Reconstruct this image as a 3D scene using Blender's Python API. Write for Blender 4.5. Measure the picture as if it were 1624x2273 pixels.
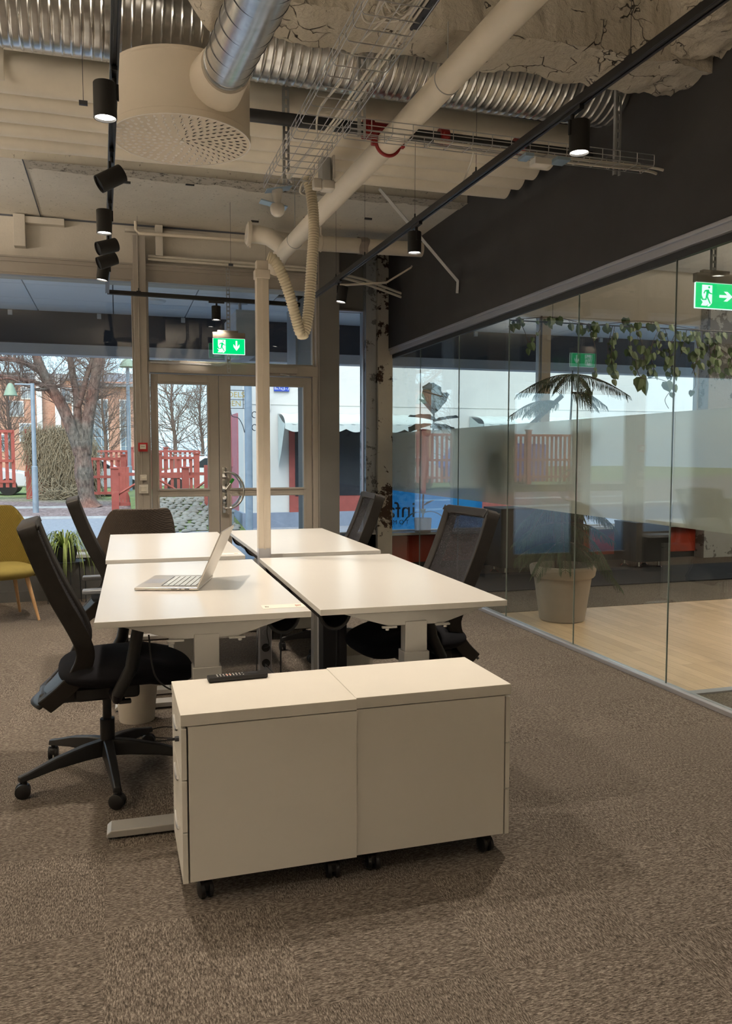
import bpy, bmesh, math, random
from mathutils import Vector, Matrix, noise
random.seed(7)
for o in list(bpy.data.objects): bpy.data.objects.remove(o)
S = bpy.context.scene
COL = S.collection
R = math.radians
PI = math.pi

# ------------------------------------------------------------ camera
cam = bpy.data.cameras.new('camera'); cam.sensor_fit = 'HORIZONTAL'; cam.sensor_width = 36
cam.lens = 1806.0/1624*36; cam.clip_start = .05; cam.clip_end = 400
co = bpy.data.objects.new('camera', cam); COL.objects.link(co)
yaw, pitch, roll = R(17.01), R(4.045), R(.0165)
fw = Vector((math.sin(yaw)*math.cos(pitch), math.cos(yaw)*math.cos(pitch), -math.sin(pitch)))
rt = Vector((math.cos(yaw), -math.sin(yaw), 0)); up = rt.cross(fw)
rt, up = rt*math.cos(roll)+up*math.sin(roll), up*math.cos(roll)-rt*math.sin(roll)
mw = Matrix((( rt.x, up.x, -fw.x, 0), (rt.y, up.y, -fw.y, 0), (rt.z, up.z, -fw.z, 1.37), (0,0,0,1)))
co.matrix_world = mw
S.camera = co

# ------------------------------------------------------------ world, exposure
W = bpy.data.worlds.new('sky'); S.world = W; W.use_nodes = True
wt = W.node_tree; wt.nodes.clear()
sky = wt.nodes.new('ShaderNodeTexSky'); sky.sky_type = 'NISHITA'; sky.sun_disc = False
sky.sun_elevation = R(14); sky.sun_rotation = R(200); sky.air_density = 1.0; sky.dust_density = 1.5; sky.ozone_density = 1.5
wmix = wt.nodes.new('ShaderNodeMix'); wmix.data_type = 'RGBA'; wmix.inputs[0].default_value = .7
wmix.inputs[7].default_value = (.29, .45, .60, 1)
wsc = wt.nodes.new('ShaderNodeVectorMath'); wsc.operation = 'SCALE'; wsc.inputs[3].default_value = .17
bg = wt.nodes.new('ShaderNodeBackground'); bg.inputs[1].default_value = 3.0
wo = wt.nodes.new('ShaderNodeOutputWorld')
wt.links.new(sky.outputs[0], wsc.inputs[0]); wt.links.new(wsc.outputs[0], wmix.inputs[6])
wt.links.new(wmix.outputs[2], bg.inputs[0]); wt.links.new(bg.outputs[0], wo.inputs[0])
S.view_settings.view_transform = 'Standard'; S.view_settings.look = 'None'
S.view_settings.exposure = 0.2; S.view_settings.gamma = 1.0; S.view_settings.use_curve_mapping = False
sun = bpy.data.lights.new('sun', 'SUN'); sun.energy = 3.8; sun.angle = R(50); sun.color = (1.0, .97, .92)
so_ = bpy.data.objects.new('sun', sun); COL.objects.link(so_); so_.rotation_euler = (R(33), 0, R(-12))
SPOT = 108.0          # watts of each lit track spotlight
WARM = (1.0, .865, .71)
UP = 170.0           # watts of each added, unseen pendant's uplight

# ------------------------------------------------------------ materials
M = {}
def nodes(name):
    m = bpy.data.materials.new(name); m.use_nodes = True; t = m.node_tree; t.nodes.clear()
    o = t.nodes.new('ShaderNodeOutputMaterial'); M[name] = m
    return m, t, o
def N(t, k, **kw):
    n = t.nodes.new(k)
    for a, b in kw.items(): setattr(n, a, b)
    return n
def tc(t, scale=(1,1,1), src='Object'):
    c = N(t, 'ShaderNodeTexCoord'); mp = N(t, 'ShaderNodeMapping'); mp.inputs['Scale'].default_value = scale
    t.links.new(c.outputs[src], mp.inputs['Vector']); return mp.outputs[0]
def ramp(t, src, stops):
    r = N(t, 'ShaderNodeValToRGB'); e = r.color_ramp.elements
    e[0].position, e[0].color = stops[0][0], (*stops[0][1], 1)
    e[1].position, e[1].color = stops[1][0], (*stops[1][1], 1)
    for p, c in stops[2:]:
        x = e.new(p); x.color = (*c, 1)
    t.links.new(src, r.inputs[0]); return r.outputs[0]
def nz(t, vec, scale, detail=4, rough=.6, dist=0):
    n = N(t, 'ShaderNodeTexNoise'); n.inputs['Scale'].default_value = scale; n.inputs['Detail'].default_value = detail
    n.inputs['Roughness'].default_value = rough; n.inputs['Distortion'].default_value = dist
    t.links.new(vec, n.inputs['Vector']); return n.outputs[0]
def mixc(t, fac, a, b, mode='MIX'):
    m = N(t, 'ShaderNodeMix', data_type='RGBA', blend_type=mode)
    for i, v in ((0, fac), (6, a), (7, b)):
        if hasattr(v, 'node'): t.links.new(v, m.inputs[i])
        elif i == 0: m.inputs[0].default_value = v
        else: m.inputs[i].default_value = (*v, 1)
    return m.outputs[2]
def mth(t, op, a, b=None, c=None):
    m = N(t, 'ShaderNodeMath', operation=op)
    for i, v in enumerate((a, b, c)):
        if v is None: continue
        if hasattr(v, 'node'): t.links.new(v, m.inputs[i])
        else: m.inputs[i].default_value = v
    return m.outputs[0]
def bump(t, h, strength=.3, dist=.01):
    b = N(t, 'ShaderNodeBump'); b.inputs['Strength'].default_value = strength; b.inputs['Distance'].default_value = dist
    t.links.new(h, b.inputs['Height']); return b.outputs[0]
def pri(t, o, col, rough=.5, metal=0, nrm=None, spec=.5, **kw):
    p = N(t, 'ShaderNodeBsdfPrincipled')
    if hasattr(col, 'node'): t.links.new(col, p.inputs['Base Color'])
    else: p.inputs['Base Color'].default_value = (*col, 1)
    if hasattr(rough, 'node'): t.links.new(rough, p.inputs['Roughness'])
    else: p.inputs['Roughness'].default_value = rough
    p.inputs['Metallic'].default_value = metal; p.inputs['Specular IOR Level'].default_value = spec
    if nrm is not None: t.links.new(nrm, p.inputs['Normal'])
    for k, v in kw.items(): p.inputs[k].default_value = v
    if o: t.links.new(p.outputs[0], o.inputs[0])
    return p
def simple(name, col, rough=.5, metal=0, var=.06, vs=8, bs=.0, bsc=80, spec=.5, sc=(1,1,1)):
    m, t, o = nodes(name); v = tc(t, sc)
    n = nz(t, v, vs)
    c = ramp(t, n, [(.25, tuple(x*(1-var) for x in col)), (.75, tuple(min(1, x*(1+var)) for x in col))])
    nr = bump(t, nz(t, v, bsc, 3), bs, .002) if bs else None
    pri(t, o, c, rough, metal, nr, spec); return m
def emit(name, col, s):
    m, t, o = nodes(name); e = N(t, 'ShaderNodeEmission'); e.inputs[0].default_value = (*col, 1); e.inputs[1].default_value = s
    t.links.new(e.outputs[0], o.inputs[0])
simple('desk_white', (.78, .76, .72), .34, var=.01, spec=.6)
for n_ in M['desk_white'].node_tree.nodes:
    if n_.type == 'BSDF_PRINCIPLED': n_.inputs['Coat Weight'].default_value = .6; n_.inputs['Coat Roughness'].default_value = .2
simple('cab_white', (.74, .71, .65), .55, var=.012, spec=.3)
simple('edge_white', (.72, .68, .60), .5, var=.01)
simple('grey_steel', (.50, .49, .47), .4, .3, var=.02)
simple('silver', (.62, .62, .62), .3, .8, var=.03)
simple('galv_strip', (.45, .46, .46), .4, .8, var=.1)
simple('blue_zinc', (.42, .55, .66), .35, .6, var=.08)
simple('chrome', (.8, .8, .8), .08, 1, var=.01)
simple('black_plastic', (.012, .012, .013), .45, var=.05, bs=.1, bsc=300)
simple('black_fabric', (.012, .012, .015), .95, var=.3, vs=400, bs=.3, bsc=500, spec=.15)
simple('frame_black', (.022, .019, .017), .6, var=.2, vs=30, bs=.2, bsc=400, spec=.3)
simple('dark_steel', (.045, .047, .055), .4, .3, var=.05)
simple('arm_grey', (.16, .17, .19), .45, var=.05)
simple('track_black', (.012, .012, .013), .35, var=.03)
simple('lamp_black', (.014, .013, .012), .6, var=.05, spec=.35)
simple('pipe_cream', (.76, .69, .58), .45, var=.04, vs=5, bs=.05, bsc=40)
simple('bundle_cream', (.84, .78, .67), .6, var=.07, vs=4, bs=.15, bsc=18)
simple('drum_cream', (.72, .64, .53), .6, var=.02)
simple('grille_white', (.88, .84, .79), .5, var=.02)
simple('grille_dark', (.05, .045, .04), .8, var=.05)
simple('frame_greige', (.40, .365, .32), .5, var=.03)
simple('column_cream', (.62, .55, .46), .4, var=.03)
simple('dark_wall', (.066, .064, .064), .85, var=.1, vs=2, bs=.05, bsc=60, spec=.25)
simple('grey_paint', (.30, .29, .27), .7, var=.03)
simple('dark_pilaster', (.19, .185, .175), .7, var=.05, vs=3)
simple('red_coupling', (.30, .012, .012), .35, var=.1)
simple('black_pipe', (.03, .03, .03), .4, var=.1)
simple('flex_cream', (.72, .64, .48), .5, var=.03)
simple('white_plastic', (.72, .68, .62), .45, var=.02)
simple('cable_white', (.70, .66, .58), .5, var=.04)
simple('cable_black', (.01, .01, .01), .5, var=.04)
simple('alarm_red', (.45, .02, .02), .4, var=.05)
simple('socket_dark', (.03, .03, .03), .6)
simple('joint', (.30, .36, .34), .3)
simple('alu', (.50, .50, .53), .35, .6, var=.02)
simple('laptop_alu', (.60, .57, .53), .35, .7, var=.01)
simple('wood_leg', (.55, .34, .17), .5, var=.15, vs=6, sc=(20,20,1))
simple('bin_cream', (.62, .57, .50), .6, var=.03)
simple('bag_white', (.75, .73, .68), .4, var=.05, bs=.6, bsc=30)
simple('pot_taupe', (.34, .29, .25), .75, var=.06, bs=.05)
simple('soil', (.03, .022, .016), 1, var=.4, vs=60, bs=.6, bsc=60)
simple('bark_plant', (.10, .07, .045), .9, var=.3, vs=40)
simple('needle', (.045, .075, .035), .7, var=.3, vs=20)
simple('pothos_leaf', (.10, .17, .06), .45, var=.35, vs=9)
simple('fig_leaf', (.07, .12, .07), .4, var=.3, vs=8)
simple('spider_leaf', (.26, .36, .10), .5, var=.35, vs=25)
simple('dark_planter', (.02, .022, .02), .6)
simple('red_panel', (.42, .045, .02), .6, var=.05)
simple('mat_blue', (.016, .018, .024), .95, var=.2, vs=80)
simple('black_box', (.012, .012, .014), .6)
simple('sill_white', (.68, .70, .72), .4, var=.03)
simple('knee_wall', (.10, .10, .10), .8, var=.06)
simple('key_blue_sheen', (.52, .57, .60), .6)  # light-blue reflection on the keys is put into their colour
simple('key_gap', (.02, .02, .022), .6)
simple('paper', (.80, .77, .70), .7, var=.01)
simple('ink', (.06, .05, .05), .8)
simple('ink_red', (.35, .08, .05), .8)
simple('btn_white', (.75, .75, .75), .5)
simple('btn_pink', (.9, .45, .35), .5)
simple('handle_green', (.02, .25, .03), .4)
emit('lamp_on', (1, .93, .82), 14)
emit('exit_green', (.0, .48, .13), 1.5)
emit('exit_white', (.72, .95, .85), 1.35)
simple('sign_house', (.24, .21, .17), .6)
# outdoor
simple('render_white', (.62, .61, .57), .9, var=.04, vs=3, bs=.4, bsc=25)
simple('plinth_grey', (.22, .26, .33), .9, var=.15, vs=4, bs=.4, bsc=12)
simple('barn_red', (.31, .075, .06), .8, var=.18, vs=6)
simple('door_pink', (.42, .15, .17), .7, var=.1)
simple('window_dark', (.03, .035, .04), .1, var=.2, vs=2)
simple('glass_far', (.16, .22, .28), .15, var=.4, vs=1.2)
simple('awning', (.55, .60, .56), .8, var=.1, vs=5)
simple('lamp_steel', (.24, .30, .36), .5, .2, var=.15, vs=6)
simple('lamp_hood', (.22, .30, .22), .6, var=.1)
simple('roof_grey', (.20, .21, .23), .8, var=.1)
simple('fascia_dark', (.05, .05, .06), .7, var=.15, vs=2)
simple('fascia_edge', (.45, .46, .48), .6, var=.03)
simple('panel_joint', (.10, .11, .13), .8)
simple('car_white', (.62, .64, .66), .25, var=.01)
simple('car_red', (.4, .02, .02), .3)
simple('van_blue', (.03, .10, .45), .4, var=.08)
simple('tyre', (.012, .012, .012), .8)
simple('vine', (.26, .22, .15), .95, var=.35, vs=14)
simple('twig', (.14, .10, .085), .95, var=.3, vs=5)
simple('stone', (.22, .215, .19), .9, var=.3, vs=1.3, bs=.4, bsc=20)
simple('moss', (.12, .16, .05), 1, var=.4, vs=10)
simple('street_blue', (.02, .06, .40), .5)
simple('iron', (.015, .02, .03), .6)
simple('gold', (.45, .33, .08), .4, .4)
simple('util_grey', (.20, .23, .24), .7)
simple('kerb', (.30, .32, .33), .9, var=.25, vs=3)

def glass_mat(name, tint=(.97, .985, .98), f0=.045, boost=1.0):
    m, t, o = nodes(name)
    g = N(t, 'ShaderNodeNewGeometry'); d = N(t, 'ShaderNodeVectorMath', operation='DOT_PRODUCT')
    t.links.new(g.outputs['Normal'], d.inputs[0]); t.links.new(g.outputs['Incoming'], d.inputs[1])
    c = mth(t, 'SUBTRACT', 1.0, mth(t, 'ABSOLUTE', d.outputs['Value']))
    f = mth(t, 'MULTIPLY_ADD', mth(t, 'POWER', c, 5.0), (1-f0)*boost, f0)
    tr = N(t, 'ShaderNodeBsdfTransparent'); tr.inputs[0].default_value = (*tint, 1)
    gl = N(t, 'ShaderNodeBsdfGlossy'); gl.inputs['Roughness'].default_value = 0.0
    mx = N(t, 'ShaderNodeMixShader'); t.links.new(f, mx.inputs[0]); t.links.new(tr.outputs[0], mx.inputs[1]); t.links.new(gl.outputs[0], mx.inputs[2])
    t.links.new(mx.outputs[0], o.inputs[0]); return t, mx, o
glass_mat('glass', (.97, .985, .985), .04)
glass_mat('glass_partition', (.93, .965, .955), .075)
def film_mat():
    m, t, o = nodes('frosted_film')
    tl = N(t, 'ShaderNodeBsdfTranslucent'); tl.inputs[0].default_value = (.80, .84, .83, 1)
    df = N(t, 'ShaderNodeBsdfDiffuse'); df.inputs[0].default_value = (.50, .52, .51, 1)
    rf = N(t, 'ShaderNodeBsdfRefraction'); rf.inputs['Roughness'].default_value = .32; rf.inputs['IOR'].default_value = 1.02; rf.inputs[0].default_value = (.85, .88, .87, 1)
    a = N(t, 'ShaderNodeMixShader'); a.inputs[0].default_value = .45
    t.links.new(tl.outputs[0], a.inputs[1]); t.links.new(df.outputs[0], a.inputs[2])
    b = N(t, 'ShaderNodeMixShader'); b.inputs[0].default_value = .5
    t.links.new(a.outputs[0], b.inputs[1]); t.links.new(rf.outputs[0], b.inputs[2]); t.links.new(b.outputs[0], o.inputs[0])
film_mat()
def bluefilm():
    m, t, o = nodes('blue_film')
    tl = N(t, 'ShaderNodeBsdfTranslucent'); tl.inputs[0].default_value = (.16, .55, .85, 1)
    tr = N(t, 'ShaderNodeBsdfTransparent'); tr.inputs[0].default_value = (.35, .72, .92, 1)
    b = N(t, 'ShaderNodeMixShader'); b.inputs[0].default_value = .35
    t.links.new(tl.outputs[0], b.inputs[1]); t.links.new(tr.outputs[0], b.inputs[2]); t.links.new(b.outputs[0], o.inputs[0])
bluefilm()
def mesh_fabric():
    m, t, o = nodes('mesh_fabric')
    df = pri(t, None, (.035, .034, .038), .9, spec=.2)
    tr = N(t, 'ShaderNodeBsdfTransparent')
    v = tc(t, (1,1,1)); w = N(t, 'ShaderNodeTexVoronoi'); w.inputs['Scale'].default_value = 260; t.links.new(v, w.inputs['Vector'])
    b = N(t, 'ShaderNodeMixShader'); t.links.new(ramp(t, w.outputs[0], [(.1, (.02,)*3), (.7, (.22,)*3)]), b.inputs[0])
    t.links.new(df.outputs[0], b.inputs[1]); t.links.new(tr.outputs[0], b.inputs[2]); t.links.new(b.outputs[0], o.inputs[0])
mesh_fabric()
def carpet():
    m, t, o = nodes('carpet')
    c = N(t, 'ShaderNodeTexCoord'); s = N(t, 'ShaderNodeSeparateXYZ'); t.links.new(c.outputs['Object'], s.inputs[0])
    T = .5
    fx = mth(t, 'FLOOR', mth(t, 'DIVIDE', mth(t, 'ADD', s.outputs[0], .06), T)); fy = mth(t, 'FLOOR', mth(t, 'DIVIDE', mth(t, 'ADD', s.outputs[1], .12), T))
    chk = mth(t, 'MODULO', mth(t, 'ABSOLUTE', mth(t, 'ADD', fx, fy)), 2.0)
    cb = N(t, 'ShaderNodeCombineXYZ'); t.links.new(fx, cb.inputs[0]); t.links.new(fy, cb.inputs[1])
    wn = N(t, 'ShaderNodeTexWhiteNoise'); t.links.new(cb.outputs[0], wn.inputs['Vector'])
    off = N(t, 'ShaderNodeVectorMath', operation='MULTIPLY_ADD'); t.links.new(wn.outputs['Color'], off.inputs[0]); off.inputs[1].default_value = (7, 7, 7)
    t.links.new(c.outputs['Object'], off.inputs[2])
    def fib(sc):
        mp = N(t, 'ShaderNodeMapping'); mp.inputs['Scale'].default_value = sc; t.links.new(off.outputs[0], mp.inputs['Vector'])
        return nz(t, mp.outputs[0], 1, 3, .7, .3)
    a, b = fib((330, 75, 1)), fib((75, 330, 1))
    mx = N(t, 'ShaderNodeMix', data_type='FLOAT'); t.links.new(chk, mx.inputs[0]); t.links.new(a, mx.inputs[2]); t.links.new(b, mx.inputs[3])
    h = mx.outputs[0]
    col = ramp(t, h, [(.33, (.032, .026, .021)), (.50, (.128, .106, .087)), (.69, (.34, .30, .26))])
    tone = ramp(t, wn.outputs['Value'], [(0, (.95,)*3), (1, (1.04,)*3)])
    col = mixc(t, 1.0, col, tone, 'MULTIPLY')
    big = ramp(t, nz(t, c.outputs['Object'], .8, 3), [(.3, (.92,)*3), (.7, (1.05,)*3)])
    col = mixc(t, 1.0, col, big, 'MULTIPLY')
    pri(t, o, col, .95, 0, bump(t, h, .35, .003), .15)
carpet()
def oak():
    m, t, o = nodes('oak_floor')
    br = N(t, 'ShaderNodeTexBrick'); br.offset = .37; br.inputs['Scale'].default_value = 1.0
    cc_ = N(t, 'ShaderNodeTexCoord'); mm = N(t, 'ShaderNodeMapping'); mm.inputs['Rotation'].default_value = (0, 0, R(90)); t.links.new(cc_.outputs['Object'], mm.inputs['Vector']); t.links.new(mm.outputs[0], br.inputs['Vector'])
    br.inputs['Brick Width'].default_value = 1.1; br.inputs['Row Height'].default_value = .10
    br.inputs['Mortar Size'].default_value = .0012; br.inputs['Bias'].default_value = 0
    br.inputs['Color1'].default_value = (.70, .52, .35, 1); br.inputs['Color2'].default_value = (.56, .40, .255, 1); br.inputs['Mortar'].default_value = (.25, .16, .09, 1)
    g = nz(t, tc(t, (60, 3, 1)), 1.5, 5, .6, .6)
    col = mixc(t, .5, br.outputs[0], ramp(t, g, [(.3, (.62, .60, .58)), (.7, (1, 1, 1))]), 'MULTIPLY')
    pri(t, o, col, .38, 0, None, .4)
oak()
def concrete(name, base, dark, spots=.62, bscale=3):
    m, t, o = nodes(name); v = tc(t)
    n1 = nz(t, v, 1.2, 6, .65); n2 = nz(t, v, 14, 5, .7); n3 = nz(t, v, 45, 4, .8, .5)
    base_c = mixc(t, ramp(t, n1, [(.35, (0,)*3), (.7, (1,)*3)]), base, tuple(x*.86 for x in base))
    hol = mth(t, 'MULTIPLY', ramp(t, n3, [(spots, (0,)*3), (spots+.05, (1,)*3)]), ramp(t, n2, [(.5, (0,)*3), (.6, (1,)*3)]))
    col = mixc(t, hol, base_c, dark)
    hh = mth(t, 'SUBTRACT', mth(t, 'ADD', mth(t, 'MULTIPLY', n2, .4), mth(t, 'MULTIPLY', n3, .25)), hol)
    pri(t, o, col, .85, 0, bump(t, hh, .6, .01), .3)
concrete('ceiling_paint', (.74, .70, .62), (.10, .085, .07))
concrete('soffit_paint', (.74, .70, .62), (.07, .06, .05), .60)
concrete('header_paint', (.64, .60, .53), (.13, .11, .09), .70)
concrete('pitted', (.50, .46, .39), (.035, .03, .025), .50)
def plaster():
    m, t, o = nodes('beam_plaster'); v = tc(t)
    d = nz(t, v, 3, 4, .6)
    vv = N(t, 'ShaderNodeVectorMath', operation='MULTIPLY_ADD'); t.links.new(d, vv.inputs[0]); vv.inputs[1].default_value = (.35, .35, .35); t.links.new(v, vv.inputs[2])
    vo = N(t, 'ShaderNodeTexVoronoi', feature='DISTANCE_TO_EDGE'); vo.inputs['Scale'].default_value = 7; t.links.new(vv.outputs[0], vo.inputs['Vector'])
    mask = ramp(t, nz(t, v, 5, 4, .6), [(.50, (0,)*3), (.58, (1,)*3)])
    crack = mth(t, 'MULTIPLY', ramp(t, vo.outputs['Distance'], [(.004, (1,)*3), (.02, (0,)*3)]), mask)
    col = mixc(t, crack, mixc(t, nz(t, v, 2), (.62, .57, .48), (.52, .47, .39)), (.09, .075, .06))
    h = mth(t, 'SUBTRACT', mth(t, 'ADD', nz(t, v, 9, 6, .65), mth(t, 'MULTIPLY', nz(t, v, 2.2, 3), 1.5)), mth(t, 'MULTIPLY', crack, 1.2))
    pri(t, o, col, .85, 0, bump(t, h, 1.0, .03), .3)
plaster()
def peel(name, paint, under):
    m, t, o = nodes(name); v = tc(t)
    n = nz(t, v, 3.2, 7, .72, .3); n2 = nz(t, v, 26, 4, .7)
    f = ramp(t, mth(t, 'ADD', n, mth(t, 'MULTIPLY', n2, .12)), [(.60, (0,)*3), (.615, (1,)*3)])
    col = mixc(t, f, mixc(t, nz(t, v, 6), paint, tuple(x*.8 for x in paint)), under)
    pri(t, o, col, .8, 0, bump(t, mth(t, 'SUBTRACT', n2, f), .5, .006), .3)
peel('peeling_column', (.62, .58, .51), (.06, .035, .024))
peel('peeling_white', (.58, .60, .62), (.22, .22, .22))
def galv(name, spiral=0):
    m, t, o = nodes(name); v = tc(t)
    vo = N(t, 'ShaderNodeTexVoronoi'); vo.inputs['Scale'].default_value = 30; t.links.new(v, vo.inputs['Vector'])
    c = ramp(t, vo.outputs['Color'], [(0, (.62, .63, .63)), (1, (.76, .77, .77))])
    pri(t, o, c, .27, .92, None)
galv('galvanised')
def bark():
    m, t, o = nodes('bark'); v = tc(t, (1, 1, .4)); n = nz(t, v, 16, 6, .75); n2 = nz(t, tc(t, (1, 1, 1)), .7, 3)
    c = mixc(t, ramp(t, n2, [(.42, (0,)*3), (.6, (1,)*3)]), ramp(t, n, [(.35, (.04, .036, .032)), (.65, (.24, .22, .19))]), ramp(t, n, [(.35, (.10, .045, .035)), (.65, (.33, .18, .14))]))
    pri(t, o, c, .9, 0, bump(t, n, .8, .05))
bark()
def brickwall():
    m, t, o = nodes('brick_salmon'); v = tc(t, (1, 1, 1))
    br = N(t, 'ShaderNodeTexBrick'); mp = N(t, 'ShaderNodeMapping'); mp.inputs['Rotation'].default_value = (R(90), 0, 0); t.links.new(v, mp.inputs[0]); t.links.new(mp.outputs[0], br.inputs['Vector'])
    br.inputs['Scale'].default_value = 2.2; br.inputs['Color1'].default_value = (.52, .28, .20, 1); br.inputs['Color2'].default_value = (.45, .23, .165, 1); br.inputs['Mortar'].default_value = (.50, .35, .28, 1)
    pri(t, o, mixc(t, .4, br.outputs[0], ramp(t, nz(t, v, .4), [(.3, (.7,)*3), (.7, (1,)*3)]), 'MULTIPLY'), .9)
brickwall()
def ground():
    m, t, o = nodes('ground_mix'); c = N(t, 'ShaderNodeTexCoord'); s = N(t, 'ShaderNodeSeparateXYZ'); t.links.new(c.outputs['Object'], s.inputs[0])
    v = c.outputs['Object']
    asph = ramp(t, nz(t, v, 14, 6, .8), [(.3, (.20, .215, .24)), (.7, (.34, .36, .40))])
    leafn = nz(t, v, 9, 5, .85); leaf = ramp(t, leafn, [(.35, (.07, .05, .045)), (.5, (.22, .16, .15)), (.65, (.46, .38, .36))])
    grass = ramp(t, nz(t, v, 11, 6, .85), [(.35, (.07, .11, .03)), (.52, (.20, .26, .09)), (.68, (.42, .40, .30))])
    w = mth(t, 'MULTIPLY', mth(t, 'SUBTRACT', nz(t, v, .6, 4), .5), 5.0)
    y = mth(t, 'ADD', s.outputs[1], w)
    a = ramp(t, mth(t, 'MULTIPLY', s.outputs[1], .02), [(.405, (0,)*3), (.412, (1,)*3)])
    y2 = mth(t, 'ADD', y, mth(t, 'MULTIPLY', s.outputs[0], .6))
    b = ramp(t, mth(t, 'MULTIPLY', y2, .02), [(.52, (0,)*3), (.60, (1,)*3)])
    col = mixc(t, b, mixc(t, a, asph, leaf), grass)
    pri(t, o, col, .95, 0, bump(t, nz(t, v, 20, 5, .8), .5, .03), .2)
ground()
def quilt(name, col):
    m, t, o = nodes(name); v = tc(t, (1, 1, 1))
    sx = N(t, 'ShaderNodeSeparateXYZ'); t.links.new(v, sx.inputs[0])
    hsum = mth(t, 'ADD', sx.outputs[0], sx.outputs[1])
    k = 130
    a = mth(t, 'ABSOLUTE', mth(t, 'SINE', mth(t, 'MULTIPLY', mth(t, 'ADD', hsum, sx.outputs[2]), k)))
    b = mth(t, 'ABSOLUTE', mth(t, 'SINE', mth(t, 'MULTIPLY', mth(t, 'SUBTRACT', hsum, sx.outputs[2]), k)))
    h = mth(t, 'POWER', mth(t, 'MULTIPLY', a, b), .4)
    c = mixc(t, h, tuple(x*.6 for x in col), col)
    pri(t, o, c, .75, 0, bump(t, h, .6, .006), .3)
quilt('quilt_olive', (.21, .15, .022)); quilt('quilt_brown', (.105, .083, .068))
simple('plain_olive', (.26, .20, .045), .8, var=.08, vs=20)
simple('plain_brown', (.10, .08, .066), .8, var=.08, vs=20)
simple('canopy_panel', (.84, .86, .9), .35, var=.05, vs=1)

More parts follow.
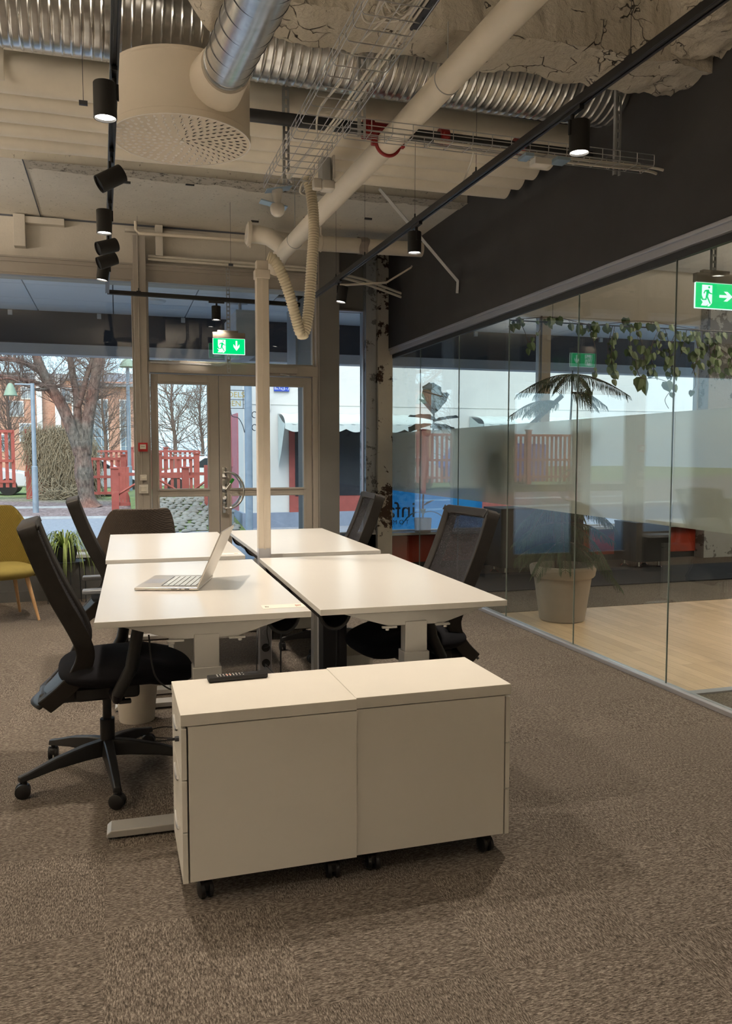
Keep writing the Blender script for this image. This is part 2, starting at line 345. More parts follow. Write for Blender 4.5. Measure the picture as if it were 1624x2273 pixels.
# ------------------------------------------------------------ mesh builder
class MB:
    def __init__(s): s.v = []; s.f = []; s.m = []; s.mi = 0
    def add(s, vs, fs, mtx=None):
        o = len(s.v)
        s.v += [tuple(mtx @ Vector(v)) for v in vs] if mtx else [tuple(v) for v in vs]
        s.f += [tuple(i+o for i in f) for f in fs]; s.m += [s.mi]*len(fs); return s
    def box(s, x0, x1, y0, y1, z0, z1, mtx=None):
        v = [(x, y, z) for z in (z0, z1) for y in (y0, y1) for x in (x0, x1)]
        return s.add(v, [(0,2,3,1), (4,5,7,6), (0,1,5,4), (2,6,7,3), (0,4,6,2), (1,3,7,5)], mtx)
    def rbox(s, c, sz, mtx=None, b=None):
        """bevelled box centred at c"""
        b = b or min(sz)*.2; x, y, z = sz[0]/2, sz[1]/2, sz[2]/2
        bm = bmesh.new(); bmesh.ops.create_cube(bm, size=1)
        for v in bm.verts: v.co = Vector((v.co.x*sz[0], v.co.y*sz[1], v.co.z*sz[2]))
        bmesh.ops.bevel(bm, geom=bm.edges[:], offset=b, segments=3, profile=.6, affect='EDGES')
        T = Matrix.Translation(c); mt = (mtx @ T) if mtx else T
        bm.verts.index_update()
        s.add([v.co for v in bm.verts], [[v.index for v in f.verts] for f in bm.faces], mt); bm.free(); return s
    def tube(s, pts, r, n=10, caps=True, closed=False):
        pts = [Vector(p) for p in pts]; rs = r if isinstance(r, (list, tuple)) else [r]*len(pts)
        L = len(pts); ring = []; prev = None
        for i, p in enumerate(pts):
            if closed: d = pts[(i+1) % L]-pts[i-1]
            else: d = pts[min(i+1, L-1)]-pts[max(i-1, 0)]
            if d.length < 1e-9: d = Vector((0, 0, 1))
            d.normalize()
            if prev is None:
                a = Vector((0, 0, 1)) if abs(d.z) < .9 else Vector((1, 0, 0)); u = d.cross(a).normalized()
            else:
                u = prev-d*prev.dot(d)
                if u.length < 1e-6: u = d.orthogonal()
                u.normalize()
            w = d.cross(u); prev = u
            ring.append([p+(u*math.cos(2*PI*k/n)+w*math.sin(2*PI*k/n))*rs[i] for k in range(n)])
        vs = [v for q in ring for v in q]; fs = []
        for i in range(L if closed else L-1):
            a, b = i*n, ((i+1) % L)*n
            for k in range(n): fs.append((a+k, a+(k+1) % n, b+(k+1) % n, b+k))
        if caps and not closed: fs += [tuple(range(n))[::-1], tuple((L-1)*n+k for k in range(n))]
        return s.add(vs, fs)
    def lathe(s, prof, n=32, mtx=None):
        """prof: (r, z) list"""
        vs = [(r*math.cos(2*PI*k/n), r*math.sin(2*PI*k/n), z) for r, z in prof for k in range(n)]; fs = []
        for i in range(len(prof)-1):
            for k in range(n): fs.append((i*n+k, i*n+(k+1) % n, (i+1)*n+(k+1) % n, (i+1)*n+k))
        if prof[0][0] > 1e-6: fs.append(tuple(range(n))[::-1])
        if prof[-1][0] > 1e-6: fs.append(tuple((len(prof)-1)*n+k for k in range(n)))
        return s.add(vs, fs, mtx)
    def cyl(s, p0, p1, r, n=20): return s.tube([p0, p1], r, n)
    def prism(s, poly, d0, d1, mtx=None):
        """poly in XZ, extruded along y from d0 to d1"""
        n = len(poly); vs = [(x, d0, z) for x, z in poly]+[(x, d1, z) for x, z in poly]
        fs = [tuple(range(n)), tuple(range(2*n-1, n-1, -1))]+[(i, i+n, (i+1) % n+n, (i+1) % n) for i in range(n)]
        return s.add(vs, fs, mtx)
    def grid(s, f, nu, nv, closed_u=False):
        vs = [f(i/(nu if closed_u else nu-1), j/(nv-1)) for j in range(nv) for i in range(nu)]; fs = []
        for j in range(nv-1):
            for i in range(nu if closed_u else nu-1):
                fs.append((j*nu+i, j*nu+(i+1) % nu, (j+1)*nu+(i+1) % nu, (j+1)*nu+i))
        return s.add(vs, fs)
    def build(s, name, mat, parent=None, world=False, smooth=35, bevel=0, kind=None, label=None):
        me = bpy.data.meshes.new(name); vs = s.v
        if world and parent is not None:
            ox = Vector((0, 0, 0)); p = parent
            while p: ox += Vector(p.location); p = p.parent
            vs = [tuple(Vector(v)-ox) for v in vs]
        me.from_pydata(vs, [], s.f)
        mats = mat if isinstance(mat, (list, tuple)) else [mat]
        for k in mats: me.materials.append(M[k])
        if len(mats) > 1:
            for p, k in zip(me.polygons, s.m): p.material_index = k
        bm = bmesh.new(); bm.from_mesh(me); bmesh.ops.recalc_face_normals(bm, faces=bm.faces[:])
        if smooth:
            a = R(smooth)
            for f in bm.faces: f.smooth = True
            for e in bm.edges:
                if len(e.link_faces) == 2 and e.calc_face_angle(0) > a: e.smooth = False
        bm.to_mesh(me); bm.free()
        o = bpy.data.objects.new(name, me); COL.objects.link(o)
        if parent is not None: o.parent = parent
        if bevel:
            b = o.modifiers.new('bevel', 'BEVEL'); b.width = bevel; b.segments = 2; b.limit_method = 'ANGLE'; b.angle_limit = R(40)
        if kind: o['kind'] = kind
        if label: o['label'] = label
        return o
def thing(name, label, cat, loc=(0, 0, 0), rz=0, group=None):
    o = bpy.data.objects.new(name, None); COL.objects.link(o); o.empty_display_size = .1
    o.location = loc; o.rotation_euler = (0, 0, rz); o['label'] = label; o['category'] = cat
    if group: o['group'] = group
    return o
def tag(o, label, cat, group=None, kind=None):
    o['label'] = label; o['category'] = cat
    if group: o['group'] = group
    if kind: o['kind'] = kind
    return o
def origin(o, p):
    """move a single-mesh object's origin to p (vertices are in world coordinates)"""
    p = Vector(p)
    for v in o.data.vertices: v.co -= p
    o.location = p; return o
def struct(o, label=None):
    o['kind'] = 'structure'
    if label: o['label'] = label
    return o
def copy_tree(o, parent=None):
    c = o.copy(); COL.objects.link(c); c.parent = parent
    for ch in [x for x in o.children]: copy_tree(ch, c)
    return c
def text(s, name, mat, size, mtx, parent=None, ext=.001, align='CENTER', world=False):
    cu = bpy.data.curves.new(name, 'FONT'); cu.body = s; cu.size = size; cu.extrude = ext; cu.align_x = align; cu.align_y = 'CENTER'
    t = bpy.data.objects.new(name, cu); COL.objects.link(t)
    bpy.context.view_layer.update()
    me = bpy.data.meshes.new_from_object(t.evaluated_get(bpy.context.evaluated_depsgraph_get()))
    bpy.data.objects.remove(t)
    b = MB(); b.add([v.co for v in me.vertices], [tuple(p.vertices) for p in me.polygons], mtx)
    return b.build(name, mat, parent, smooth=0, world=world)
def frontal(x, y, z): return Matrix.Translation((x, y, z)) @ Matrix.Rotation(R(90), 4, 'X')

# ------------------------------------------------------------ room shell
def sbox(name, mat, *b, label=None, smooth=0, bevel=0):
    o = MB().box(*b).build(name, mat, smooth=smooth, bevel=bevel); return struct(o, label)
sbox('floor', 'carpet', -6, 3.05, -4, 9.1, -.12, 0, label='grey-brown heather carpet tiles of the open office')
sbox('floor', 'oak_floor', 3.05, 9.5, 3.86, 6.32, -.12, 0, label='pale oak plank floor behind the glass partition')
sbox('floor', 'carpet', 3.05, 9.5, 6.32, 9.1, -.12, .004, label='dark carpet at the window end of the glazed room')
sbox('floor', 'carpet', 3.05, 9.5, -4, 3.8, -.12, .002, label='carpet before the oak floor in the glazed room')
sbox('trim_1', 'alu', 3.09, 9.5, 3.8, 3.86, -.1, .012, label='metal strip between carpet and oak floor')
sbox('ceiling', 'ceiling_paint', -6.2, 9.7, -4.2, 9.4, 4.0, 4.2, label='painted concrete ceiling')
sbox('ceiling', 'soffit_paint', -6.2, 9.7, 6.76, 8.5, 3.58, 4.0, label='lower concrete slab before the window wall')
def pit_strip():
    b = MB()
    def f(u, v):
        x = -.62+3.62*v; w = .20+.10*noise.noise(Vector((x*3, 1, 1)))+.03*noise.noise(Vector((x*14, 1, 1))); p = Vector((x, 6.74+w*u, 3.572)); return p+Vector((0, 0, .004*noise.noise(p*30)))
    b.grid(f, 12, 200); struct(b.build('ceiling_edge', 'pitted'), 'pitted rough strip along the near edge of the lower slab')
pit_strip()
sbox('ceiling_joint', 'panel_joint', -.632, -.625, 6.76, 8.3, 3.574, 3.582, label='dark joint line across the slab')
sbox('ceiling_joint', 'panel_joint', -6, 2.1, 8.308, 8.318, 3.565, 3.58, label='dark gap between slab and wall')
def rough_beam():
    x0, x1, y0, y1, zb = -6.0, 3.0, 3.66, 4.0, 3.36
    b = MB(); nx = 900
    prof = []
    for i in range(9): prof.append((y0, 4.0-(4.0-zb)*i/8))
    for i in range(1, 10): prof.append((y0+(y1-y0)*i/9, zb))
    for i in range(1, 9): prof.append((y1, zb+(4.0-zb)*i/8))
    def f(u, v):
        x = x0+(x1-x0)*v; i = int(round(u*(len(prof)-1))); y, z = prof[i]
        p = Vector((x, y, z)); q = p*2.2
        d = noise.noise_vector(q)*.03+noise.noise_vector(p*7)*.022+noise.noise_vector(p*18)*.013+noise.noise_vector(p*40)*.006
        if x < .45: d.z += min(.32, (.45-x)*1.6) if z < 3.95 else 0
        if z > 3.95: d.z = 0
        if x > 2.6: d.z += .05*noise.noise(p*9)*(x-2.6)*2
        return p+Vector((0, d.y*.8, d.z*.8))
    b.grid(f, len(prof), nx)
    o = b.build('ceiling_beam', 'beam_plaster', smooth=50); struct(o, 'rough hacked plaster beam crossing the ceiling')
rough_beam()
def rough_haunch():
    b = MB()
    def f(u, v):
        y = 2.9+.78*v; s = u*.86
        if s < .26: p = Vector((3.0-s, y, 3.44-.02*v))
        else: p = Vector((2.74, y, 3.44-.02*v+(s-.26)))
        d = noise.noise_vector(p*6)*.045+noise.noise_vector(p*17)*.025+noise.noise_vector(p*40)*.01
        return p+Vector((min(0, d.x), d.y, d.z))
    b.grid(f, 60, 90); o = b.build('ceiling_haunch', 'beam_plaster', smooth=50); struct(o, 'rough broken plaster lump where the beam meets the dark wall')
rough_haunch()
sbox('wall_left', 'ceiling_paint', -6.2, -6, -4, 8.3, 0, 4)
sbox('wall_back', 'ceiling_paint', -6.2, 9.7, -4.2, -4, 0, 4)
sbox('wall_right', 'dark_wall', 9.5, 9.7, -4, 9.1, 0, 4)
sbox('wall_upper', 'dark_wall', 3.0, 3.12, -4, 9.15, 2.575, 4.0, label='charcoal painted upper wall over the glass partition')
# front wall, left part
o = MB().box(-6.2, .19, 8.12, 8.4, 0, .40).box(-6.2, .19, 8.10, 8.12, 0, .10).build('wall_front', 'knee_wall', smooth=0); struct(o, 'low grey wall below the window')
o = MB().box(-6.2, .19, 8.06, 8.44, .40, .43).build('trim_2', 'sill_white', smooth=0); struct(o, 'pale window sill')
o = MB().box(-6.2, 2.1, 8.32, 8.55, 3.04, 4).box(2.0, 2.02, 8.3, 9.2, 3.1, 4).build('wall_header', 'header_paint', smooth=0); struct(o, 'beige wall above the windows')
o = (MB().box(-6.2, 2.1, 8.27, 8.32, 3.15, 3.185).box(-6.2, 2.1, 8.285, 8.32, 3.05, 3.15).box(-6.2, 2.1, 8.25, 8.32, 3.185, 3.2)
     .build('trim_3', 'frame_greige', smooth=0)); struct(o, 'profiled trim under the beige wall')
b = MB().box(.186, .305, 8.2, 8.4, 0, 3.45).box(.228, .240, 8.19, 8.2, 0, 3.45)
struct(b.build('trim_4', 'frame_greige', smooth=0, bevel=.004), 'tall grey-beige mullion left of the doors')
# windows 1 (left of the door)
def window(n, x0, x1, z0, z1, y, fw_, label, fmat='frame_greige'):
    w = thing('window_%d' % n, label, 'window', ((x0+x1)/2, y, z0)); w['kind'] = 'structure'; del w['category']
    b = MB().box(x0, x0+fw_, y-.04, y+.04, z0, z1).box(x1-fw_, x1, y-.04, y+.04, z0, z1).box(x0+fw_, x1-fw_, y-.04, y+.04, z0, z0+fw_).box(x0+fw_, x1-fw_, y-.04, y+.04, z1-fw_, z1)
    b.build('window_frame', fmat, w, world=True, smooth=0, bevel=.003)
    MB().box(x0+fw_, x1-fw_, y-.004, y+.004, z0+fw_, z1-fw_).build('pane', 'glass', w, world=True, smooth=0)
    return w
window(1, -3.2, .186, .43, 3.05, 8.33, .018, 'wide shop window left of the doors')
window(2, -6.1, -3.2, .43, 3.05, 8.33, .03, 'shop window further left')
window(3, .305, 1.98, 2.27, 3.06, 8.33, .022, 'fanlight over the double doors')
struct(MB().box(.305, 2.0, 8.22, 8.38, 2.165, 2.27).box(1.945, 2.0, 8.22, 8.38, 0, 2.165).box(1.98, 2.0, 8.22, 8.38, 2.27, 3.1).box(.305, .325, 8.22, 8.38, 0, 2.165)
       .build('trim_5', 'frame_greige', smooth=0, bevel=.003), 'grey-beige door frame')
# doors
def leaf(n, x0, x1, gx0, gx1, label):
    d = thing('door_%d' % n, label, 'door', (x0, 8.3, 0)); d['kind'] = 'structure'; del d['category']
    y0, y1 = 8.255, 8.315
    b = MB().box(x0, gx0, y0, y1, .01, 2.155).box(gx1, x1, y0, y1, .01, 2.155).box(gx0, gx1, y0, y1, 2.06, 2.155).box(gx0, gx1, y0, y1, .95, 1.03).box(gx0, gx1, y0, y1, .01, .24)
    for (a, c) in ((1.03, 2.06), (.24, .95)):
        b.box(gx0-.02, gx0, y0-.008, y0, a-.02, c+.02).box(gx1, gx1+.02, y0-.008, y0, a-.02, c+.02).box(gx0, gx1, y0-.008, y0, c, c+.02).box(gx0, gx1, y0-.008, y0, a-.02, a)
    b.build('door_leaf', 'frame_greige', d, world=True, smooth=0, bevel=.003)
    for (a, c) in ((1.03, 2.06), (.24, .95)):
        MB().box(gx0, gx1, 8.28, 8.288, a, c).build('pane', 'glass', d, world=True, smooth=0)
    return d
d1 = leaf(1, .33, .985, .40, .875, 'left leaf of the glazed double doors')
d2 = leaf(2, .99, 1.94, 1.105, 1.85, 'right leaf of the glazed double doors')
# door furniture on right leaf
hx = 1.035
b = MB()
for z in (1.19, .83): b.rbox((hx, 8.247, z), (.045, .014, .10), b=.004)
b.tube([(hx, 8.24, 1.19), (hx+.01, 8.20, 1.19)]+[(hx+.03+.155*math.cos(R(a)), 8.19, 1.01+.18*math.sin(R(a))) for a in range(88, -89, -8)]+[(hx+.01, 8.20, .83), (hx, 8.24, .83)], .011, 12)
b.build('pull_handle', 'chrome', d2, world=True, label='round bowed chrome pull handle')
b = MB()
b.tube([(hx, 8.32, 1.19), (hx+.01, 8.36, 1.19)]+[(hx+.03+.155*math.cos(R(a)), 8.37, 1.01+.18*math.sin(R(a))) for a in range(88, -89, -8)]+[(hx+.01, 8.36, .83), (hx, 8.32, .83)], .011, 12)
b.build('pull_handle', 'chrome', d2, world=True, label='outer chrome pull handle')
lk = MB().rbox((hx, 8.247, 1.06), (.05, .016, .13), b=.004).rbox((hx, 8.247, .93), (.045, .014, .12), b=.004).cyl((hx, 8.24, 1.09), (hx, 8.225, 1.09), .02).cyl((hx, 8.24, .94), (hx, 8.228, .94), .014).build('lock_plate', 'chrome', d2, world=True)
MB().tube([(hx, 8.235, 1.02), (hx+.01, 8.21, 1.02), (hx+.055, 8.205, 1.085)], .005, 8).build('lever', 'chrome', lk, world=True)
MB().rbox((0, 0, 0), (.03, .022, .055), Matrix.Translation((hx+.068, 8.205, 1.105)) @ Matrix.Rotation(R(35), 4, 'Y'), b=.008).build('grip', 'handle_green', lk, world=True, label='green thumb grip')
c = thing('door_closer', 'grey-beige closer box and arm above the right door leaf', 'door closer', (1.62, 8.2, 2.2))
MB().rbox((1.62, 8.195, 2.215), (.30, .05, .06), b=.006).build('closer_box', 'frame_greige', c, world=True)
MB().tube([(1.60, 8.19, 2.18), (1.68, 8.13, 2.16), (1.76, 8.2, 2.17)], .007, 8).build('closer_arm', 'silver', c, world=True)
sbox('wall_pilaster', 'dark_pilaster', 2.0, 2.22, 8.2, 9.2, 0, 4, label='dark grey pilaster right of the doors')
o = MB().box(2.0, 2.006, 8.19, 8.2, 0, 4).build('trim_6', 'frame_greige', smooth=0); struct(o)
sbox('wall_recess', 'knee_wall', 2.22, 2.9, 9.0, 9.25, 0, .44)
sbox('wall_recess_header', 'grey_paint', 2.1, 3.05, 9.12, 9.3, 3.02, 4, label='grey wall over the narrow window')
window(4, 2.22, 2.76, .45, 3.02, 9.12, .016, 'tall narrow window between pilaster and peeling column', 'alu')
o = MB().box(2.755, 2.875, 9.0, 9.25, 0, 4).build('wall_column_side', 'peeling_white', smooth=0); struct(o, 'flaking white painted side of the corner column')
o = MB().box(2.872, 3.055, 8.93, 9.25, 0, 4).build('wall_column', 'peeling_column', smooth=0, bevel=.01); struct(o, 'concrete corner column with peeling paint')
# glazed room front wall
o = MB().box(3.055, 9.5, 9.12, 9.25, .08, .40).build('wall_front_low', 'red_panel', smooth=0); struct(o, 'red panel below the windows of the glazed room')
o = MB().box(3.055, 9.5, 9.14, 9.3, 0, .08).box(3.055, 9.5, 9.14, 9.3, .40, .42).build('trim_7', 'black_box', smooth=0); struct(o)
o = MB().box(3.055, 9.5, 9.0, 9.3, .42, .45).build('trim_8', 'sill_white', smooth=0); struct(o, 'pale sill of the glazed room')
sbox('wall_front_header', 'header_paint', 3.055, 9.5, 9.15, 9.3, 3.08, 4)
window(5, 3.06, 5.06, .45, 3.08, 9.18, .02, 'left window of the glazed room', 'sill_white')
window(6, 5.18, 7.42, .45, 3.08, 9.18, .02, 'middle window of the glazed room', 'sill_white')
window(7, 7.9, 9.5, .45, 3.08, 9.18, .02, 'right window of the glazed room', 'sill_white')
sbox('wall_front_header_top', 'header_paint', 3.055, 9.5, 9.13, 9.15, 3.08, 4)
sbox('trim_9', 'frame_greige', 5.06, 5.18, 9.1, 9.25, .45, 3.08)
o = MB().box(7.42, 7.9, 8.95, 9.25, .0, 4).build('wall_column_far', 'peeling_white', smooth=0); struct(o, 'flaking pale column in the glazed room')
# partition
ys = [9.08, 8.06, 7.05, 6.04, 5.0, 3.98, 2.95, 1.9, .85, -.2, -1.3, -2.5, -4.0]
for i in range(len(ys)-1):
    a, c = ys[i+1]+.002, ys[i]-.002
    w = thing('window_%d' % (8+i), 'glass panel of the partition with a frosted band', 'window', (3.06, (a+c)/2, .03)); w['kind'] = 'structure'; del w['category']
    MB().box(3.055, 3.067, a, c, .03, 2.51).build('pane', 'glass_partition', w, world=True, smooth=0)
    MB().box(3.0675, 3.0683, a, c, .955, 1.615).build('frosted_band', 'frosted_film', w, world=True, smooth=0)
    struct(MB().box(3.056, 3.066, c, c+.003, .03, 2.51).build('trim_joint', 'joint', smooth=0))
struct(MB().box(3.015, 3.10, -4, 9.12, 2.51, 2.575).box(3.0, 3.015, -4, 9.12, 2.555, 2.58).build('trim_10', 'alu', smooth=0, bevel=.003), 'aluminium head rail of the partition')
struct(MB().box(3.03, 3.092, -4, 9.12, 0, .028).build('trim_11', 'alu', smooth=0, bevel=.003), 'aluminium floor rail of the partition')
struct(MB().box(3.045, 3.078, -4, 9.12, 2.47, 2.51).build('trim_12', 'socket_dark', smooth=0), 'dark strip standing in for the shadow gap under the head rail')  # shade of the gap under the rail put in as a dark strip
# ledge details on the beige header
def det(name, label, cat, mat, *boxes, bev=.003):
    b = MB()
    for x in boxes: b.box(*x)
    cx = sum((x[0]+x[1])/2 for x in boxes)/len(boxes); o = b.build(name, mat, smooth=0, bevel=bev)
    origin(o, (cx, boxes[0][2], boxes[0][4])); return tag(o, label, cat)
det('wall_bracket', 'beige upright box batten on the wall over the doors, with dark recesses', 'batten', 'header_paint', (.40, .47, 8.22, 8.32, 3.28, 3.57))
det('wall_bracket', 'beige upright batten high on the wall at the left edge', 'batten', 'header_paint', (-.86, -.76, 8.22, 8.32, 3.28, 3.57))
det('wall_ledge', 'short beige horizontal batten in the top left wall corner', 'batten', 'header_paint', (-.76, -.42, 8.24, 8.32, 3.50, 3.56))
det('wall_ledge', 'long thin beige batten with a black end on the wall over the doors', 'batten', 'header_paint', (.12, .9, 8.26, 8.32, 3.50, 3.53))
det('junction_box', 'small square beige junction box on the wall left of the mullion', 'junction box', 'header_paint', (-.13, -.06, 8.29, 8.32, 3.25, 3.30))
o = MB().tube([(.22, 8.2, 3.58), (.22, 8.2, 3.5), (.25, 8.2, 3.47), (.8, 8.17, 3.47), (1.28, 8.14, 3.46)], .016, 10).build('wall_pipe', 'pipe_cream'); tag(origin(o, (.22, 8.2, 3.5)), 'thin cream pipe along the wall left of the branch pipe, bent up to the slab', 'pipe')
o = MB().tube([(.33, 8.27, 3.28), (1.3, 8.27, 3.275), (2.0, 8.25, 3.27), (2.55, 8.4, 3.22), (3.0, 8.5, 3.12)], .014, 8).tube([(.33, 8.27, 3.25), (1.3, 8.27, 3.245), (2.0, 8.25, 3.24), (2.55, 8.4, 3.18), (3.0, 8.5, 3.08)], .014, 8).build('wall_conduit', 'cable_white'); tag(origin(o, (.33, 8.27, 3.27)), 'pair of thin cream conduits running along the wall above the windows', 'conduit')
# slab hooks
for i, (x, y) in enumerate(((.12, 7.05), (1.3, 7.85), (1.75, 7.6), (2.3, 7.45), (.62, 6.95))):
    o = MB().box(x-.035, x+.035, y-.01, y+.01, 3.565, 3.58).build('ceiling_plate', 'socket_dark', smooth=0)
    tag(origin(o, (x, y, 3.58)), ('small black slot plate in the slab near the left track', 'small black slot plate in the slab above the branch pipe', 'small black slot plate in the slab right of the flexible hose', 'small black slot plate in the slab beside the diagonal brace', 'small black slot plate in the slab before the round diffuser')[i], 'ceiling plate')

# ------------------------------------------------------------ desks
def make_desk(name, label, x0, x1, y0, y1, rz, inner, group='height-adjustable desks'):
    """inner: +1 when the cable basket is on the +x long side"""
    cx, cy = (x0+x1)/2, (y0+y1)/2; w, l = x1-x0, y1-y0
    d = thing(name, label, 'desk', (cx, cy, 0), rz, group)
    MB().box(-w/2, w/2, -l/2, l/2, .762, .785).build('tabletop', 'desk_white', d, smooth=0, bevel=.0015)
    ly = l/2-.035
    lx = -.0
    for sy in (-1, 1):
        y = sy*ly
        b = MB().box(lx-.045, lx+.045, y-.03, y+.03, .28, .72).box(lx-.052, lx+.052, y-.038, y+.038, .03, .60)
        b.build('lifting_column', 'grey_steel', d, smooth=0, bevel=.003)
        f = MB().prism([(-.36, .022), (-.345, .034), (.345, .034), (.36, .022), (.36, .008), (-.36, .008)], y-.045, y+.045)
        f.build('foot', 'grey_steel', d, smooth=0, bevel=.003)
        bb = MB().prism([(-.29, .760), (.29, .760), (.11, .705), (-.11, .705)], y-.025, y+.025)
        for s in (-1, 1): bb.box(s*.11-.03, s*.11+.03, y-.035, y-.02, .698, .706).cyl((s*.12, y-.03, .690), (s*.12, y-.03, .699), .008, 8)
        bb.build('bracket', 'grey_steel', d, smooth=0, bevel=.002)
    MB().box(-.03, .03, -ly, ly, .72, .755).build('crossbeam', 'grey_steel', d, smooth=0)
    sx = inner*(w/2-.085)
    b = MB()
    def f(u, v):
        a = R(170+200*u); return (sx+.058*math.cos(a), -l/2+.12+(l-.24)*v, .757+.070*math.sin(a))
    b.grid(f, 18, 12)
    for yy in (-l/2+.12, 0, l/2-.12):
        b.tube([(sx+.062*math.cos(R(a)), yy, .757+.074*math.sin(R(a))) for a in range(180, 361, 12)], .007, 8)
    b.build('cable_channel', 'black_plastic', d, label='black curved cable channel under the tabletop')
    return d
make_desk('desk', 'white desk with the open laptop and a sticker on its front corner', -.073, .700, 2.95, 4.52, R(-1.0), 1)
make_desk('desk', 'empty white desk at the near right of the group, closest to the drawer units', .742, 1.512, 2.945, 4.54, R(-1.3), -1)
make_desk('desk', 'white desk at the far left, beyond the laptop desk, small sticker in its corner', -.062, .712, 4.70, 6.20, R(-.6), 1)
make_desk('desk', 'white desk at the far right of the group, next to the peeling corner column', .800, 1.545, 4.72, 6.27, R(-.5), -1)
TOP = .785
def sticker(label, cx, cy, w, h, rz):
    o = MB().box(-w/2, w/2, -h/2, h/2, 0, .0006).build('desk_sticker', 'paper', smooth=0)
    o.location = (cx, cy, TOP+.0002); o.rotation_euler = (0, 0, rz); tag(o, label, 'sticker')
    b = MB()
    for i in range(3): b.box(-w/2+.012+i*.005, -w/2+.015+i*.005, -.012, .010-.003*i, .0006, .0009)
    b.build('print', 'ink', o, smooth=0)
    b = MB()
    for i in range(4): b.box(w/2-.035+i*.006, w/2-.032+i*.006, -.018+.003*i, .014, .0006, .0009)
    b.build('print', 'ink_red', o, smooth=0)
sticker('white rectangular sticker on the front right corner of the laptop desk', .605, 3.07, .165, .075, R(-1))
sticker('white rectangular sticker on the near right corner of the far left desk', .62, 4.80, .14, .07, R(-1))

# ------------------------------------------------------------ laptop
lp = thing('laptop', 'open silver laptop facing left on the near left desk', 'laptop', (.244, 3.735, TOP), R(-16))
LW, LD = .275, .37   # x length (front to hinge), y width
b = MB().rbox((0, 0, .0085), (LW, LD, .013), b=.005); b.build('base', 'laptop_alu', lp)
MB().box(-.035, .115, -.135, .135, .0150, .0154).build('key_well', 'key_gap', lp, smooth=0)
for r in range(6):
    for c in range(14):
        x = .105-r*.0245; y = -.13+c*.0189
        if r == 5 and 3 <= c <= 8:
            if c > 3: continue
            b = MB().box(x-.010, x+.010, y, y+.017+.0189*5, .0154, .0166)
        else: b = MB().box(x-.010, x+.010, y, y+.0168, .0154, .0166)
        b.build('key', 'key_blue_sheen', lp, smooth=0)
MB().box(-.125, -.05, -.06, .06, .0150, .0153).build('trackpad', 'alu', lp, smooth=0)
b = MB().box(.02, .045, -LD/2-.0006, -LD/2+.001, .007, .010).box(.055, .064, -LD/2-.0006, -LD/2+.001, .007, .010).box(.078, .098, -LD/2-.0006, -LD/2+.001, .0065, .0105); b.build('port', 'key_gap', lp, smooth=0)
lid = MB().rbox((0, 0, 0), (.262, LD, .006), Matrix.Translation((LW/2+.048, 0, .134)) @ Matrix.Rotation(R(-66), 4, 'Y'), b=.0025).build('lid', 'laptop_alu', lp)
MB().box(-.126, .126, -LD/2+.006, LD/2-.006, .0031, .0036, Matrix.Translation((LW/2+.048, 0, .134)) @ Matrix.Rotation(R(-66), 4, 'Y')).build('screen', 'key_gap', lid, smooth=0)

# ------------------------------------------------------------ drawer units
def caster(x, y, parent, r=.027, rz=0, name='caster', mat='black_plastic', zt=.075):
    T = Matrix.Translation((x, y, 0)) @ Matrix.Rotation(rz, 4, 'Z')
    b = MB()
    for s in (-1, 1):
        b2 = [( .001, -.008), (r*.75, -.008), (r, -.004), (r, .006), (r*.85, .009), (.001, .009)]
        b.lathe(b2, 20, T @ Matrix.Translation((.0, s*.013, r)) @ Matrix.Rotation(R(90), 4, 'X'))
    b.lathe([(.001, 0), (.009, 0), (.009, zt-r), (.001, zt-r)], 12, T @ Matrix.Translation((0.008, 0, r)))
    b.rbox((.004, 0, r+.01), (.045, .03, .03), T, b=.01)
    return b.build(name, mat, parent)
def make_cabinet(label, x0, x1, y0, y1, side, rz=0, h=.595, ndraw=3, group='white drawer units'):
    """side: +1 drawers face +x"""
    cx, cy = (x0+x1)/2, (y0+y1)/2; w, l = (x1-x0)/2, (y1-y0)/2
    c = thing('drawer_unit', label, 'drawer unit', (cx, cy, 0), rz, group)
    fx = .022
    bx0, bx1 = (-w, w-fx) if side > 0 else (-w+fx, w)
    MB().box(-w, w, -l, l, h-.036, h).build('top_panel', 'cab_white', c, smooth=0, bevel=.0015)
    MB().box(bx0, bx1-.0, -l+.001, l-.001, .075, h-.039).build('carcass', 'cab_white', c, smooth=0, bevel=.001)
    hh = (h-.042-.07)/ndraw; s = side
    for k in range(ndraw):
        z0 = .07+k*hh+.002; z1 = .07+(k+1)*hh-.002
        xa = s*(w-fx+.005); xb = s*(w-.001)
        d = MB().box(min(xa, xb), max(xa, xb), -l+.002, l-.002, z0, z1).build('drawer_front', 'cab_white', c, smooth=0, bevel=.0015)
        pts = [(s*(w+.001), -.065+.13*i/12, z1-.035-.022*math.sin(PI*i/12)) for i in range(13)]
        MB().tube(pts, .005, 8).build('handle', 'silver', d)
    for px in (-w+.07, w-.07):
        for py in (-l+.045, l-.05):
            caster(px, py, c, rz=R(random.choice((80, 95, 100, 85))), zt=.078)
    return c
k1 = make_cabinet('white mobile drawer unit in front at left, remote lying on its top', .165, .7135, 2.432, 2.815, -1, R(.3))
k2 = make_cabinet('white mobile drawer unit in front at right, key in the side facing the glass', .7155, 1.262, 2.445, 2.83, 1, R(.1))
for kk, s, z in ((k1, -1, .50), (k2, 1, .235)):
    x = s*.2745
    MB().cyl((x, -.12, z), (x+s*.012, -.12, z), .008, 10).box(min(x+s*.01, x+s*.035), max(x+s*.01, x+s*.035), -.1215, -.1185, z-.004, z+.004).build('key', 'dark_steel', kk)
make_cabinet('white drawer unit with curved handles standing under the far right desk', 1.00, 1.40, 5.87, 6.24, 1, 0, .57, 3)
